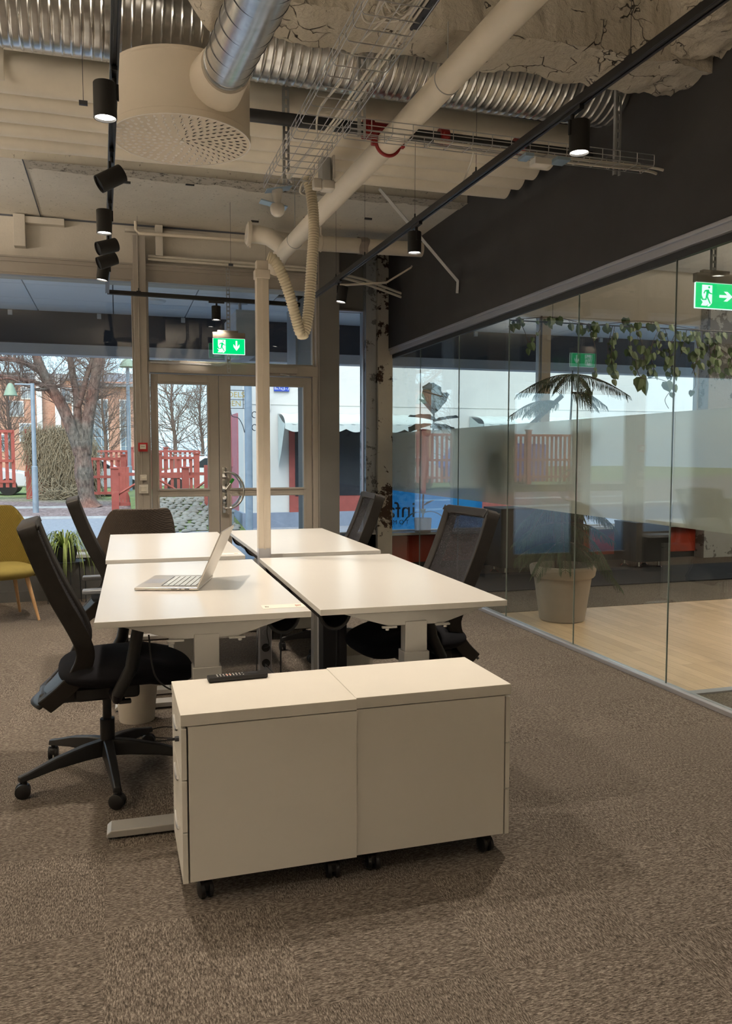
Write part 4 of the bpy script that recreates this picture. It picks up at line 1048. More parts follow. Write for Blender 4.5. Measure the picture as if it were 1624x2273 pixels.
def strut(x, y, z0, z1, label):
    b = MB()
    b.box(x-.02, x-.016, y-.008, y+.012, z0, z1).box(x+.016, x+.02, y-.008, y+.012, z0, z1)
    z = z0; 
    while z < z1-.03: b.box(x-.016, x-.006, y-.010, y-.007, z, z+.05).box(x+.006, x+.016, y-.010, y-.007, z, z+.05).box(x-.006, x+.006, y-.010, y-.007, z+.034, z+.05); z += .05
    o = b.build('channel_strut', 'galv_strip', smooth=0); origin(o, (x, y, z0)); return tag(o, label, 'strut')
strut(.99, 4.845, 2.96, 4.0, 'perforated steel strut holding the far end of the wide wire tray')
strut(2.76, 4.14, 2.96, 4.0, 'perforated pale strut at the wall end of the narrow wire tray')
strut(1.24, 4.13, 3.0, 3.4, 'short perforated strut above the start of the narrow wire tray')
det('wall_plate', 'small cream upright plate hanging between the lagged pipes at the left', 'bracket', 'bundle_cream', (-.56, -.53, 4.85, 4.87, 3.36, 3.6))
b = MB().box(1.10, 1.125, 2.72, 3.0, 2.97, 3.04).box(1.09, 1.10, 2.72, 3.0, 2.965, 2.975); o = b.build('tray_coupler', 'dark_steel', smooth=0); tag(origin(o, (1.11, 2.86, 3.0)), 'dark slotted steel coupler plate on the side of the wide wire tray', 'coupler')
# cables in trays
rnd = random.Random(11)
def cab(name, label, P, r=.005, mat='cable_white', group=None):
    pts = spline(P, 10); o = MB().tube(pts, r, 8).build(name, mat); origin(o, pts[0]); return tag(o, label, 'cable', group)
for k in range(3):
    off = k*.017
    cab('data_cable', ('outermost cream cable along the right side of the wide wire tray', 'middle one of three cream cables along the right side of the wide wire tray', 'innermost of three cream cables along the right side of the wide wire tray')[k], [(1.085-off, 1.3, 2.962+.004*(k % 2)), (1.08-off, 2.4, 2.963), (1.075-off*1.2, 3.2, 2.965), (1.06-off, 3.9, 2.966), (1.0-off*.5+.02*math.sin(k), 4.35, 2.966), (.99-off*.6, 4.7, 2.97), (1.03, 4.88, 2.985)], .0052, 'cable_white', 'cables in the wide wire tray')
cab('data_cable', 'loose cream cable along the left side of the wide wire tray', [(.98, 2.95, 2.97), (.93, 3.2, 2.965), (.955, 3.5, 2.97), (.93, 3.75, 2.965), (.97, 4.0, 2.98), (1.03, 4.2, 2.97)], .005)
b = MB()
for k in range(13):
    ph = rnd.uniform(0, 6); rx = rnd.uniform(.05, .085); ry = rnd.uniform(.13, .24); cx_, cy_ = .985+rnd.uniform(-.015, .015), 2.74+rnd.uniform(-.05, .05); tw = rnd.uniform(-.3, .3)
    pts = []
    for i in range(40):
        a = 2*PI*i/40; x, y = rx*math.cos(a), ry*math.sin(a); pts.append((cx_+x*math.cos(tw)-y*math.sin(tw), cy_+x*math.sin(tw)+y*math.cos(tw), 2.962+.004*k+.008*math.sin(3*a+ph)))
    b.tube(pts, .005, 8, closed=True)
o = b.build('cable_coil', 'cable_white'); tag(origin(o, (.985, 2.74, 2.96)), 'coil of cream cable lying in the wide wire tray at the top of the picture', 'cable')
cab('data_cable', 'cream cable arching down from the narrow wire tray to the track', [(1.80, 4.05, 3.0), (1.86, 4.12, 2.98), (1.90, 4.3, 2.93), (1.915, 4.45, 2.88), (1.90, 4.5, 2.865)], .005)
for k in (0, 2):
    cab('tray_conduit', ('cream tube sticking out of the narrow wire tray, nearest the viewer', 'middle cream tube sticking out of the narrow wire tray', 'cream tube sticking out of the narrow wire tray, farthest from the viewer')[k], [(1.6, 4.03+.03*k, 2.982), (2.4, 4.04+.03*k, 2.983), (2.88, 4.04+.025*k, 2.985), (2.99, 4.03+.03*k, 2.975)], .008, 'cable_white', 'tubes in the narrow wire tray')
b = MB().rbox((2.22, 4.04, 2.94), (.10, .07, .035), b=.006); o = b.build('tray_junction_box', 'white_plastic'); tag(origin(o, (2.22, 4.04, 2.94)), 'small white junction box under the narrow wire tray', 'junction box')
for xa, xb, sd in ((2.11, 2.16, 'left'), (2.30, 2.38, 'right')):
    o = MB().box(xa, xb, 4.0, 4.09, 2.955, 2.972).build('tray_clip_plate', 'blue_zinc', smooth=0); tag(origin(o, (xa, 4.04, 2.96)), 'blue-zinc clip plate just '+sd+' of the white box under the narrow wire tray', 'clip')
# sensor head at tray end
sn = thing('motion_sensor', 'cream round sensor head hanging under the far end of the wide wire tray', 'sensor', (.935, 4.84, 2.95))
MB().box(-.075, .075, -.04, .04, -.03, -.024, Matrix.Rotation(R(-12), 4, 'Y')).box(-.08, .08, -.015, .06, -.115, -.108, Matrix.Rotation(R(10), 4, 'Y')).build('bracket_plate', 'blue_zinc', sn, smooth=0)
MB().lathe([(0, -.025), (.032, -.025), (.032, -.055), (.028, -.06), (.02, -.10), (.02, -.12), (0, -.12)], 24).build('neck', 'white_plastic', sn)
MB().lathe([(0, -.185), (.02, -.182), (.036, -.168), (.042, -.148), (.042, -.125), (.034, -.112), (0, -.11)], 28).build('head', 'white_plastic', sn)
gb = thing('socket_box', 'grey steel box with cream sockets hanging beside the wide wire tray', 'socket box', (1.17, 4.62, 2.93))
MB().rbox((1.16, 4.60, 2.96), (.05, .10, .15), b=.004).build('box', 'galv_strip', gb, world=True)
MB().rbox((1.20, 4.58, 2.98), (.012, .09, .13), b=.004).rbox((1.17, 4.57, 2.88), (.07, .08, .05), b=.01).rbox((1.11, 4.57, 2.885), (.05, .05, .06), b=.012).build('socket', 'white_plastic', gb, world=True)
cab('data_cable', 'curled cream cable at the far end of the wide wire tray', [(1.10, 4.70, 3.0), (1.13, 4.72, 2.95), (1.16, 4.78, 2.92), (1.14, 4.86, 2.91), (1.08, 4.86, 2.92), (1.07, 4.80, 2.95), (1.11, 4.80, 2.99)], .005)
b = MB().rbox((1.03, 2.56, 2.93), (.18, .12, .03), b=.01); o = b.build('access_point', 'white_plastic'); tag(origin(o, (1.03, 2.56, 2.93)), 'white flat box under the wide wire tray at the top edge', 'box')

# ------------------------------------------------------------ light tracks and lamps
TZ = 2.86
def track(label, p0, p1, wires):
    p0, p1 = Vector(p0), Vector(p1); d = (p1-p0); Ln = d.length; a = math.atan2(d.y, d.x)
    t = thing('light_track', label, 'light track', p0, a, 'black lighting tracks')
    MB().box(0, Ln, -.017, .017, -.008, .026).box(0, Ln, -.017, -.006, -.014, -.008).box(0, Ln, .006, .017, -.014, -.008).build('rail', 'track_black', t, smooth=0, bevel=.002)
    for s in wires:
        q = p0.lerp(p1, s/Ln); zt = 3.58 if q.y > 6.76 else (3.37 if 3.6 < q.y < 4.05 else 4.0)
        MB().cyl((s, 0, .05), (s, 0, zt-TZ), .0012, 5).build('suspension_wire', 'dark_steel', t)
        MB().box(s-.02, s+.02, -.013, .013, .024, .034).cyl((s, 0, .034), (s, 0, .06), .005, 8).build('wire_clamp', 'track_black', t)
    return t
LT = lambda y: .03-.0157*(y-2.9)
RT = lambda y: 1.925-.0185*(y-2.3)
track('long black ceiling track at left, running past the drum diffuser', (LT(-2.5), -2.5, TZ), (LT(7.97), 7.97, TZ), (1.5, 5.45, 7.6, 9.5))
track('black track crossing before the doors', (-.05, 8.0, TZ), (1.79, 8.12, TZ), (.28, 1.5))
track('long black ceiling track at right, running beside the dark wall', (RT(-2.5), -2.5, TZ), (RT(7.62), 7.62, TZ), (1.5, 5.3, 6.65, 7.55, 8.6, 9.4))
def make_lamp(label, x, y, lit, tilt=0, pan=0, group='black cylinder spotlights on the tracks', z=TZ, power=1.0, tdir=0):
    l = thing('track_spotlight', label, 'spotlight', (x, y, z-.014), pan, group)
    MB().box(-.012, .012, -.075, .075, -.018, 0, Matrix.Rotation(tdir-pan, 4, 'Z')).build('adapter', 'track_black', l, smooth=0, bevel=.002)
    MB().cyl((0, 0, -.018), (0, 0, -.045), .009, 12).box(-.006, .006, -.016, -.004, -.10, -.04).build('arm', 'lamp_black', l, smooth=30)
    T = Matrix.Translation((0, .0, -.075)) @ Matrix.Rotation(tilt, 4, 'X') @ Matrix.Translation((0, .036, 0))
    b = MB().lathe([(0, .036), (.042, .036), (.044, .033), (.044, -.098), (.0405, -.098), (.0395, -.088)], 36, T); b.build('lamp_head', 'lamp_black', l)
    MB().lathe([(0, -.089), (.0395, -.089)], 32, T).build('lens', 'lamp_on' if lit else 'socket_dark', l, smooth=0)
    if lit:
        sp = bpy.data.lights.new('spotlight', 'SPOT'); sp.energy = SPOT*power; sp.color = WARM; sp.spot_size = R(105 if y > 2 else 80); sp.spot_blend = .6; sp.shadow_soft_size = .035
        so = bpy.data.objects.new('spotlight', sp); COL.objects.link(so); so.parent = l; so.matrix_local = T @ Matrix.Translation((0, 0, -.101))
    return l
lamps = [
 ('lit black spotlight hanging left of the drum diffuser', LT(3.42), 3.42, 1, 0, R(90)),
 ('unlit black spotlight tilted sideways below the drum diffuser', LT(4.30), 4.30, 0, R(-58), R(-80)),
 ('lit black spotlight on the left track, above three tilted ones', LT(5.15), 5.15, 1, 0, R(90)),
 ('topmost of the two tilted unlit spotlights on the left track', LT(5.70), 5.70, 0, R(-70), R(-70)),
 ('lower of the two tilted unlit spotlights on the left track', LT(6.10), 6.10, 0, R(-66), R(-75)),
 ('lowest lit spotlight on the left track, nearest the window', LT(6.55), 6.55, 1, R(8), R(90)),
 ('lit black spotlight nearest the viewer on the right track', RT(3.20), 3.20, 1, 0, R(-90)),
 ('lit black spotlight in the middle of the right track, before the pale brace', RT(5.02), 5.02, 1, 0, 0),
 ('lit black spotlight at the far end of the right track', RT(6.82), 6.82, 1, R(-10), R(-90)),
 ('lit black spotlight on the cross track over the doors', .955, 8.065, 1, 0, 0, 'black cylinder spotlights on the tracks', TZ, .22, PI/2),
 ('lit spotlight on the left track behind the viewer', LT(.9), .9, 1, 0, 0, 'black cylinder spotlights on the tracks', TZ, .45),
 ('lit spotlight on the right track behind the viewer', RT(.6), .6, 1, 0, 0, 'black cylinder spotlights on the tracks', TZ, .45),
 ('rearmost lit spotlight on the left track', LT(-1.2), -1.2, 1, 0, 0, 'black cylinder spotlights on the tracks', TZ, .45),
 ('rearmost lit spotlight on the right track', RT(-1.4), -1.4, 1, 0, 0, 'black cylinder spotlights on the tracks', TZ, .45)]
for a in lamps: make_lamp(*a)
track('black ceiling track added out of view in the glazed room', (5.6, .5, TZ), (5.6, 4.9, TZ), (1.0, 3.5))  # unseen track and its lamps, added to brighten the oak floor
for y, lb_ in ((1.3, 'nearest the back wall'), (2.9, 'in the middle'), (4.4, 'nearest the windows')): make_lamp('lit spotlight added out of view on the track of the glazed room, '+lb_, 5.6, y, 1, 0, 0, 'added spotlights of the glazed room', power=1.7)
def pendant(label, x, y, L, z=2.75, group=None, up=1.0, down=1.0):  # unseen fill lamp, added to lift the ceiling brightness
    l = thing('added_fill_pendant', label, 'added fill lamp', (x, y, z), 0, group)
    MB().box(-.035, .035, -L/2, L/2, -.02, -.014).box(-.035, -.030, -L/2, L/2, -.02, .04).box(.030, .035, -L/2, L/2, -.02, .04).box(-.035, .035, -L/2, -L/2+.005, -.02, .04).box(-.035, .035, L/2-.005, L/2, -.02, .04).build('housing', 'track_black', l, smooth=0)
    MB().cyl((0, -L/2+.1, .04), (0, -L/2+.1, 4-z), .0015, 5).build('suspension_wire', 'dark_steel', l); MB().cyl((0, L/2-.1, .04), (0, L/2-.1, 4-z), .0015, 5).build('suspension_wire', 'dark_steel', l)
    MB().box(-.029, .029, -L/2+.006, L/2-.006, -.013, .02).build('light_strip', 'lamp_on', l, smooth=0)
    ar = bpy.data.lights.new('uplight', 'AREA'); ar.shape = 'RECTANGLE'; ar.size = .055; ar.size_y = L-.02; ar.energy = UP*up; ar.color = WARM
    ao = bpy.data.objects.new('uplight', ar); COL.objects.link(ao); ao.parent = l; ao.location = (0, 0, .045); ao.rotation_euler = (PI, 0, 0)
    return l
pendant('long up-lighting pendant added unseen to brighten the ceiling, over the left side of the office, near the back', -3.3, 2.2, 2.4)
pendant('long up-lighting pendant added unseen to brighten the ceiling, over the left side of the office, near the windows', -3.3, 6.3, 2.4)
pendant('long up-lighting pendant added unseen to brighten the ceiling, behind the viewer', 0.9, -2.8, 2.4, up=.3)
pendant('long up-lighting pendant added unseen for more light, deep in the glazed room', 7.6, 4.6, 2.4, up=1.5)
# wires with no track
for x, y, z0, z1, lab in ((-.12, 4.35, 3.1, 3.9, 'thin wire with a hook hanging beside the left track'), (1.0, 7.35, 3.05, 3.58, 'thin wire ending in a small black clamp before the beige wall')):
    o = MB().cyl((x, y, z0), (x, y, z1), .0015, 5).box(x-.02, x+.02, y-.008, y+.008, z0-.02, z0).build('hanging_wire', 'dark_steel', smooth=0); tag(origin(o, (x, y, z1)), lab, 'wire')

# ------------------------------------------------------------ exit signs
def exit_sign(label, x, y, z, w, h, arrow, hang):
    e = thing('exit_sign', label, 'exit sign', (x, y, z))
    MB().rbox((0, 0, h/2+.03), (w*1.04, .04, .055), b=.004).rbox((-.01, 0, h/2+.067), (w*.66, .035, .022), b=.004).build('housing', 'sign_house', e)
    MB().box(-w/2, w/2, -.006, .006, -h/2, h/2).build('panel', 'exit_green', e, smooth=0)
    MB().box(-w/2-.004, w/2+.004, -.004, .004, -h/2-.005, -h/2).box(-w/2-.005, -w/2, -.004, .004, -h/2, h/2).box(w/2, w/2+.005, -.004, .004, -h/2, h/2).box(-w/2, w/2, -.004, .004, h/2, h/2+.006).build('edge_light', 'exit_white', e, smooth=0)
    k = h/1.0
    def pol(name, pts, mat, yy, ox, parent=e):
        MB().prism([(ox+px*k, pz*k) for px, pz in pts], yy, yy-.0012).build(name, mat, parent, smooth=0)
    for side in (-1, 1):   # both faces carry the pictogram
        y0 = -.0065 if side < 0 else .0077
        ox = -w*.23
        pol('door_symbol', [(-.25, .42), (.25, .42), (.25, -.30), (.12, -.44), (.03, -.44), (.10, -.33), (-.02, -.42), (-.28, -.42), (-.20, -.28), (-.30, -.16), (-.18, -.14), (-.25, .0)], 'exit_white', y0, ox)
        yy = y0-.0013 if side < 0 else y0+.0013
        b = MB(); a = [(ox+.09*k+.045*k*math.cos(2*PI*i/14), .33*k+.045*k*math.sin(2*PI*i/14)) for i in range(14)]
        b.prism(a, yy, yy-.001)
        for pts in ([(-.04, .22), (.08, .24), (.10, .16), (.04, -.05), (-.06, -.05), (-.04, .10)], [(-.02, .23), (-.12, .20), (-.18, .08), (-.14, .06), (-.09, .15), (-.02, .16)], [(.07, .21), (.14, .12), (.24, .09), (.24, .05), (.11, .07), (.05, .14)],
                    [(.03, -.02), (.08, -.12), (.19, -.32), (.14, -.34), (.02, -.14), (-.05, -.02)], [(-.06, .0), (-.08, -.14), (-.25, -.15), (-.25, -.20), (-.03, -.19), (.0, -.03)]):
            b.prism([(ox+px*k, pz*k) for px, pz in pts], yy, yy-.001)
        b.build('running_figure', 'exit_green', e, smooth=0)
        ox = w*.24
        ar = [(-.05, .34), (.05, .34), (.05, -.02), (.18, .14), (.18, -.02), (0, -.26), (-.18, -.02), (-.18, .14), (-.05, -.02)]
        if arrow == 'right': ar = [(-pz+.04, px) for px, pz in ar]
        pol('arrow', [(px*1.1, pz*1.1) for px, pz in ar], 'exit_white', y0, ox)
    b = MB(); lo, hi = hang
    for s in (-1, 1): b.box(s*.014-.004, s*.014+.004, .02, .035, lo-z, hi-z)
    zz = lo-z
    while zz < hi-z-.02: b.box(-.012, .012, .020, .023, zz, zz+.014); zz += .04
    b.build('hanging_strut', 'galv_strip', e, smooth=0)
    return e
exit_sign('green exit sign with a down arrow in front of the fanlight', 1.08, 8.14, 2.43, .305, .148, 'down', (2.17, 3.2))
es = exit_sign('green exit sign with a right arrow behind the glass partition', 3.555, 4.25, 2.345, .30, .15, 'right', (2.43, 4.0))
o = MB().tube([(.33, 8.2, 2.26), (1.0, 8.19, 2.245), (1.06, 8.19, 2.265), (1.08, 8.18, 2.31)], .011, 8).build('door_conduit', 'galv_strip'); tag(origin(o, (.33, 8.2, 2.26)), 'thin metal conduit along the transom to the exit sign', 'conduit')
# wall controls on mullion
def plate(name, label, cat, z, w, h, mat):
    t = thing(name, label, cat, (.247, 8.19, z)); MB().rbox((0, -.008, 0), (w, .026, h), b=.004).build('plate', mat, t); return t
p = plate('fire_alarm_button', 'red fire alarm call point on the mullion left of the doors', 'fire alarm', 1.44, .088, .085, 'alarm_red'); MB().box(-.028, .028, -.024, -.0215, -.018, .026).build('break_glass', 'paper', p, smooth=0)
b = MB(); 
for i in (-1, 0, 1): b.box(i*.011-.003, i*.011+.003, -.0252, -.024, .002, .009)
b.build('symbol', 'ink', p, smooth=0)
p = plate('small_switch', 'small cream push switch on the mullion, upper one of two', 'switch', 1.145, .062, .055, 'white_plastic'); MB().box(-.018, .018, -.026, -.021, -.012, .010).build('button', 'edge_white', p, smooth=0, bevel=.002)
p = plate('light_switch', 'square cream rocker switch on the mullion, lower one of two', 'switch', 1.035, .085, .085, 'white_plastic'); MB().box(-.026, .026, -.027, -.021, -.026, .026).build('rocker', 'edge_white', p, smooth=0, bevel=.003)

# ------------------------------------------------------------ glazed room
def rug():
    o = MB().rbox((5.9, 7.84, .012), (5.0, 1.1, .014), b=.004).build('rug', 'mat_blue'); tag(origin(o, (5.9, 7.84, .004)), 'blue-black runner mat across the carpet of the glazed room', 'mat')
rug()
def bench(label, x, y, w, d, h):
    c = thing('low_cabinet', label, 'cabinet', (x, y, .004), 0, 'black low cabinets in the glazed room')
    MB().box(-w/2, w/2, -d/2, d/2, .09, h-.02).build('body', 'black_box', c, smooth=0, bevel=.004)
    MB().box(-w/2-.004, w/2+.004, -d/2-.004, d/2+.004, h-.02, h).build('top', 'black_box', c, smooth=0, bevel=.002)
    for sx in (-1, 1):
        for sy in (-1, 1): MB().lathe([(0, 0), (.05, 0), (.05, .006), (.02, .03), (.015, .09), (0, .09)], 20, Matrix.Translation((sx*(w/2-.1), sy*(d/2-.08), 0))).build('foot', 'chrome', c)
bench('black low cabinet on chrome feet behind the potted conifer', 4.62, 8.45, 1.05, .45, .76)
bench('black low cabinet on chrome feet right of the potted conifer', 6.10, 8.45, .48, .45, .56)
# conifer
PX, PY = 3.52, 5.93
pt = thing('plant_pot', 'large taupe clay pot on the oak floor just behind the glass', 'pot', (PX, PY, 0))
MB().lathe([(0, 0), (.175, 0), (.185, .01), (.235, .36), (.25, .365), (.262, .38), (.272, .44), (.268, .455), (.245, .46), (.23, .44), (.22, .40), (0, .40)], 48).build('pot', 'pot_taupe', pt)
MB().lathe([(0, .405), (.1, .41), (.222, .402)], 24).build('soil', 'soil', pt)
cf = thing('norfolk_pine', 'tall drooping indoor conifer growing from the taupe pot', 'potted plant', (PX, PY, .40))
rnd = random.Random(21)
nb = MB(); wb = MB()
trunk = spline([(3.50, 5.93, .40), (3.52, 5.95, .8), (3.56, 5.97, 1.3), (3.60, 5.98, 1.7), (3.61, 5.98, 2.06)], 8)
wb.tube(trunk, [.018-.013*i/len(trunk) for i in range(len(trunk))], 8)
wb.tube(spline([(3.48, 5.95, .40), (3.45, 6.0, .9), (3.34, 6.2, 1.25), (3.27, 6.35, 1.48), (3.40, 6.2, 1.66), (3.56, 6.05, 1.86)], 8), .020, 8)
def frond(base, az, L, rise, droop, hang=.13, side=True):
    n = 14; P = []
    d = Vector((math.cos(az), math.sin(az), 0))
    for i in range(n):
        t = i/(n-1); q = base+d*(L*t)+Vector((0, 0, rise*math.sin(t*PI*.6)-droop*t*t))
        if q.x < 3.085: q.x = 3.085+.003*i
        P.append(q)
    wb.tube(P, [.005-.003*i/n for i in range(n)], 5)
    sd = Vector((-d.y, d.x, 0))
    for i in range(1, int(L/.012)):
        t = i*.012/L
        j = min(n-2, int(t*(n-1))); q = P[j].lerp(P[j+1], t*(n-1)-j)
        for s in (-1, 1):
            h = hang*(.55+.45*math.sin(PI*min(1, t*1.05)))*rnd.uniform(.75, 1.1); out = .025+.4*h
            p1 = q+sd*s*out*.6+d*.02+Vector((0, 0, -h*.30)); p2 = q+sd*s*out*.75+d*.035+Vector((0, 0, -h))
            for pp in (p1, p2): pp.x = max(pp.x, 3.082)
            nb.tube([q, p1, p2], [.0022, .003, .0016], 4, caps=False)
top = Vector((3.61, 5.98, 2.03))
for az in (178, 150, 215, -10, 30, 262): frond(top, R(az), .48 if abs(az) < 20 or abs(az-180) < 10 else .30, .0, .17, .11)
for az in (15, -30): frond(Vector((3.60, 5.98, 1.88)), R(az), .28, .02, .14, .10)
for az in (178, 205): frond(Vector((3.52, 6.05, 1.80)), R(az), .42, .05, .16, .11)
for az in (200, 170, 235, 150): frond(Vector((3.30, 6.3, 1.5)), R(az), .38, -.0, .36, .18)
for az in (190, 120, 250): frond(Vector((3.30, 6.3, 1.45)), R(az), .25, -.05, .4, .16)
for z, LL in ((.98, .42), (.80, .48), (.64, .44)):
    for az in (175, 205, -10, 30, 110, 250, 300): frond(Vector((3.51+rnd.uniform(-.02, .02), 5.94, z)), R(az+rnd.uniform(-15, 15)), LL*rnd.uniform(.7, 1.1), .04, .25*rnd.uniform(.7, 1.5), .12)
frond(Vector((3.5, 5.93, .62)), R(-5), .55, .02, .42, .12)
wb.build('branches', 'bark_plant', cf, world=True); nf = nb.build('needles', 'needle', cf, world=True); nf['kind'] = 'stuff'
# pothos
def leafshape(b, P, d, n_, s):
    d = d.normalized(); n_ = (n_-d*n_.dot(d)).normalized(); w = d.cross(n_)
    out = [(0, 0), (-.12, .30), (.15, .50), (.55, .42), (1.0, 0), (.55, -.42), (.15, -.50), (-.12, -.30)]
    vs = [P+d*(x*s)+w*(y*s)+n_*(-.25*s*abs(y)) for x, y in out]; mid = P+d*(.45*s)
    b.add([mid]+vs, [(0, i+1, (i+1) % 8+1) for i in range(8)])
po = thing('pothos', 'trailing heart-leaved vine strung along a bar high in the glazed room', 'hanging plant', (4.4, 6.3, 2.5))
MB().cyl((3.2, 6.3, 2.50), (7.0, 6.3, 2.50), .006, 8).build('support_wire', 'dark_steel', po, world=True)
vb, lb = MB(), MB()
def vine(P, dens=20, s0=.060):
    pts = spline(P, 8); vb.tube(pts, .003, 5)
    Ln = sum((pts[i+1]-pts[i]).length for i in range(len(pts)-1)); n = max(2, int(Ln*dens))
    for k in range(n):
        i = rnd.randrange(len(pts)-1); q = pts[i]
        d = Vector((rnd.uniform(-1, 1), rnd.uniform(-.8, .5), rnd.uniform(-1.3, .2))); pet = q+d.normalized()*rnd.uniform(.02, .05)
        vb.tube([q, pet], .0015, 4); leafshape(lb, pet, Vector((d.x*.5, d.y*.5, -1)), Vector((rnd.uniform(-.5, .5), -1, rnd.uniform(.0, .7))), s0*rnd.uniform(.45, 1.4))
vine([(3.2, 6.3, 2.50), (3.6, 6.28, 2.54), (4.0, 6.3, 2.50), (4.5, 6.28, 2.55), (5.2, 6.3, 2.5), (6.0, 6.3, 2.53), (7.0, 6.3, 2.5)], 16)
for x in (4.15, 4.4, 4.6, 4.8, 5.0, 5.15, 5.3, 5.5, 5.7, 5.9):
    for q in range(2):
        L_ = rnd.uniform(.20, .46); vine([(x+rnd.uniform(-.08, .08), 6.3, 2.5), (x+rnd.uniform(-.08, .08), 6.27+rnd.uniform(-.05, .05), 2.5-L_*.5), (x+rnd.uniform(-.12, .12), 6.27, 2.5-L_)], 34)
vine([(3.25, 6.3, 2.52), (3.3, 6.25, 2.42), (3.36, 6.25, 2.27)], 10); vine([(3.5, 6.3, 2.5), (3.45, 6.25, 2.42), (3.34, 6.25, 2.30)], 14)
vine([(3.95, 6.3, 2.5), (4.0, 6.25, 2.25), (3.98, 6.25, 2.0), (3.96, 6.24, 1.84)], 9)
vine([(4.4, 6.25, 2.2), (4.42, 6.2, 2.05), (4.6, 6.2, 2.04), (4.75, 6.2, 1.98), (4.68, 6.2, 1.86), (4.72, 6.2, 1.78)], 12, .085)
vine([(5.0, 6.25, 2.2), (5.0, 6.2, 2.0), (4.93, 6.2, 1.92)], 8)
vb.build('vines', 'twig', po, world=True); lf = lb.build('leaves', 'pothos_leaf', po, world=True, smooth=0); lf['kind'] = 'stuff'
MB().cyl((3.6, 6.3, 2.5), (3.6, 6.3, 3.58), .002, 5).cyl((5.2, 6.3, 2.5), (5.2, 6.3, 4), .002, 5).build('hanging_wire', 'dark_steel', po, world=True)
# fig plant on the sill
fg = thing('rubber_plant', 'broad-leaved plant in a grey pot on the window sill of the glazed room', 'potted plant', (3.45, 8.98, .45))
MB().lathe([(0, 0), (.095, 0), (.105, .17), (.098, .17), (.09, .15), (0, .15)], 28).build('pot', 'pot_taupe', fg)
MB().tube(spline([(0, 0, .14), (.01, 0, .5), (.08, -.02, .9), (.12, -.02, 1.25), (.12, -.02, 1.55)], 8), .012, 8).build('stem', 'bark_plant', fg)
def bigleaf(b, P, az, el, L, wd, bend=.25):
    d = Vector((math.cos(R(az))*math.cos(R(el)), math.sin(R(az))*math.cos(R(el)), math.sin(R(el)))); s = d.cross(Vector((0, 0, 1)));
    if s.length < .1: s = Vector((1, 0, 0))
    s.normalize(); n = 9; vs = []; fs = []
    for i in range(n):
        t = i/(n-1); c = P+d*L*t+Vector((0, 0, -bend*L*t*t)); w = wd*math.sin(PI*min(1, t*.92+.06))**.6*(1+.12*math.sin(t*19))
        vs += [c-s*w+Vector((0, 0, .25*w)), c, c+s*w+Vector((0, 0, .25*w))]
    for i in range(n-1): fs += [(i*3, i*3+1, i*3+4, i*3+3), (i*3+1, i*3+2, i*3+5, i*3+4)]
    b.add(vs, fs)
for (P, az, el, L, wd, bn) in (((.12, -.02, 1.45), 90, 75, .24, .07, .0), ((.12, -.02, 1.4), 20, 55, .24, .07, .05), ((.12, -.02, 1.38), 170, 50, .20, .075, .1), ((.12, -.02, 1.32), 185, 12, .24, .08, .1), ((.12, -.02, 1.30), -5, 15, .24, .075, .1), ((.12, -.02, 1.27), 200, -12, .27, .085, .05), ((.12, -.02, 1.26), -15, -12, .23, .08, .1),
                         ((.11, -.02, 1.2), 230, -10, .2, .08, .1), ((.12, -.02, 1.22), 300, 0, .2, .08, .1), ((.02, 0, .32), 20, 25, .17, .03, .1), ((0, 0, .22), 175, 25, .27, .035, .9), ((0, 0, .22), 0, 25, .33, .04, .75), ((0, 0, .25), 250, 45, .2, .03, .9)):
    b = MB(); bigleaf(b, Vector(P), az, el, L*(1.35 if P[2] > 1 else 1.05), wd*(1.9 if P[2] > 1 else 1.1), bn); b.build('leaf', 'fig_leaf', fg)
# blue window lettering film, mirrored because it is read from outside
fl = thing('window_film', 'blue translucent film with lettering on the lower window of the glazed room', 'window film', (3.7, 9.165, .48))
MB().box(3.085, 4.30, 9.160, 9.162, .475, .96).build('film', 'blue_film', fl, world=True, smooth=0)
mir = lambda x, z: Matrix.Translation((x, 9.158, z)) @ Matrix.Scale(-1, 4, (1, 0, 0)) @ Matrix.Rotation(R(90), 4, 'X')
text('infa', 'lettering', 'fascia_dark', .27, mir(3.24, .70), fl, world=True)
text('T O M H', 'lettering', 'fascia_dark', .075, mir(3.20, .56), fl, world=True)

# ------------------------------------------------------------ outdoors
G = -.15
sbox('ground', 'ground_mix', -60, 60, 9.4, 95, G-.3, G, label='asphalt path, leaf litter and grass outside')
sbox('ground_step', 'stone', -6.2, 9.7, 8.4, 9.4, G-.3, -.02)
def kerb(p0, p1, label):
    o = MB().tube([p0, p1], .06, 6).build('kerb', 'kerb', smooth=0); tag(origin(o, p0), label, 'kerb')
kerb((-12, 22.3, G), (.6, 20.2, G), 'moss-edged kerb between path and leaf litter left of the doors')
kerb((-12, 25.6, G), (-1.1, 24.6, G), 'low edging stones in the grass beside the big tree')
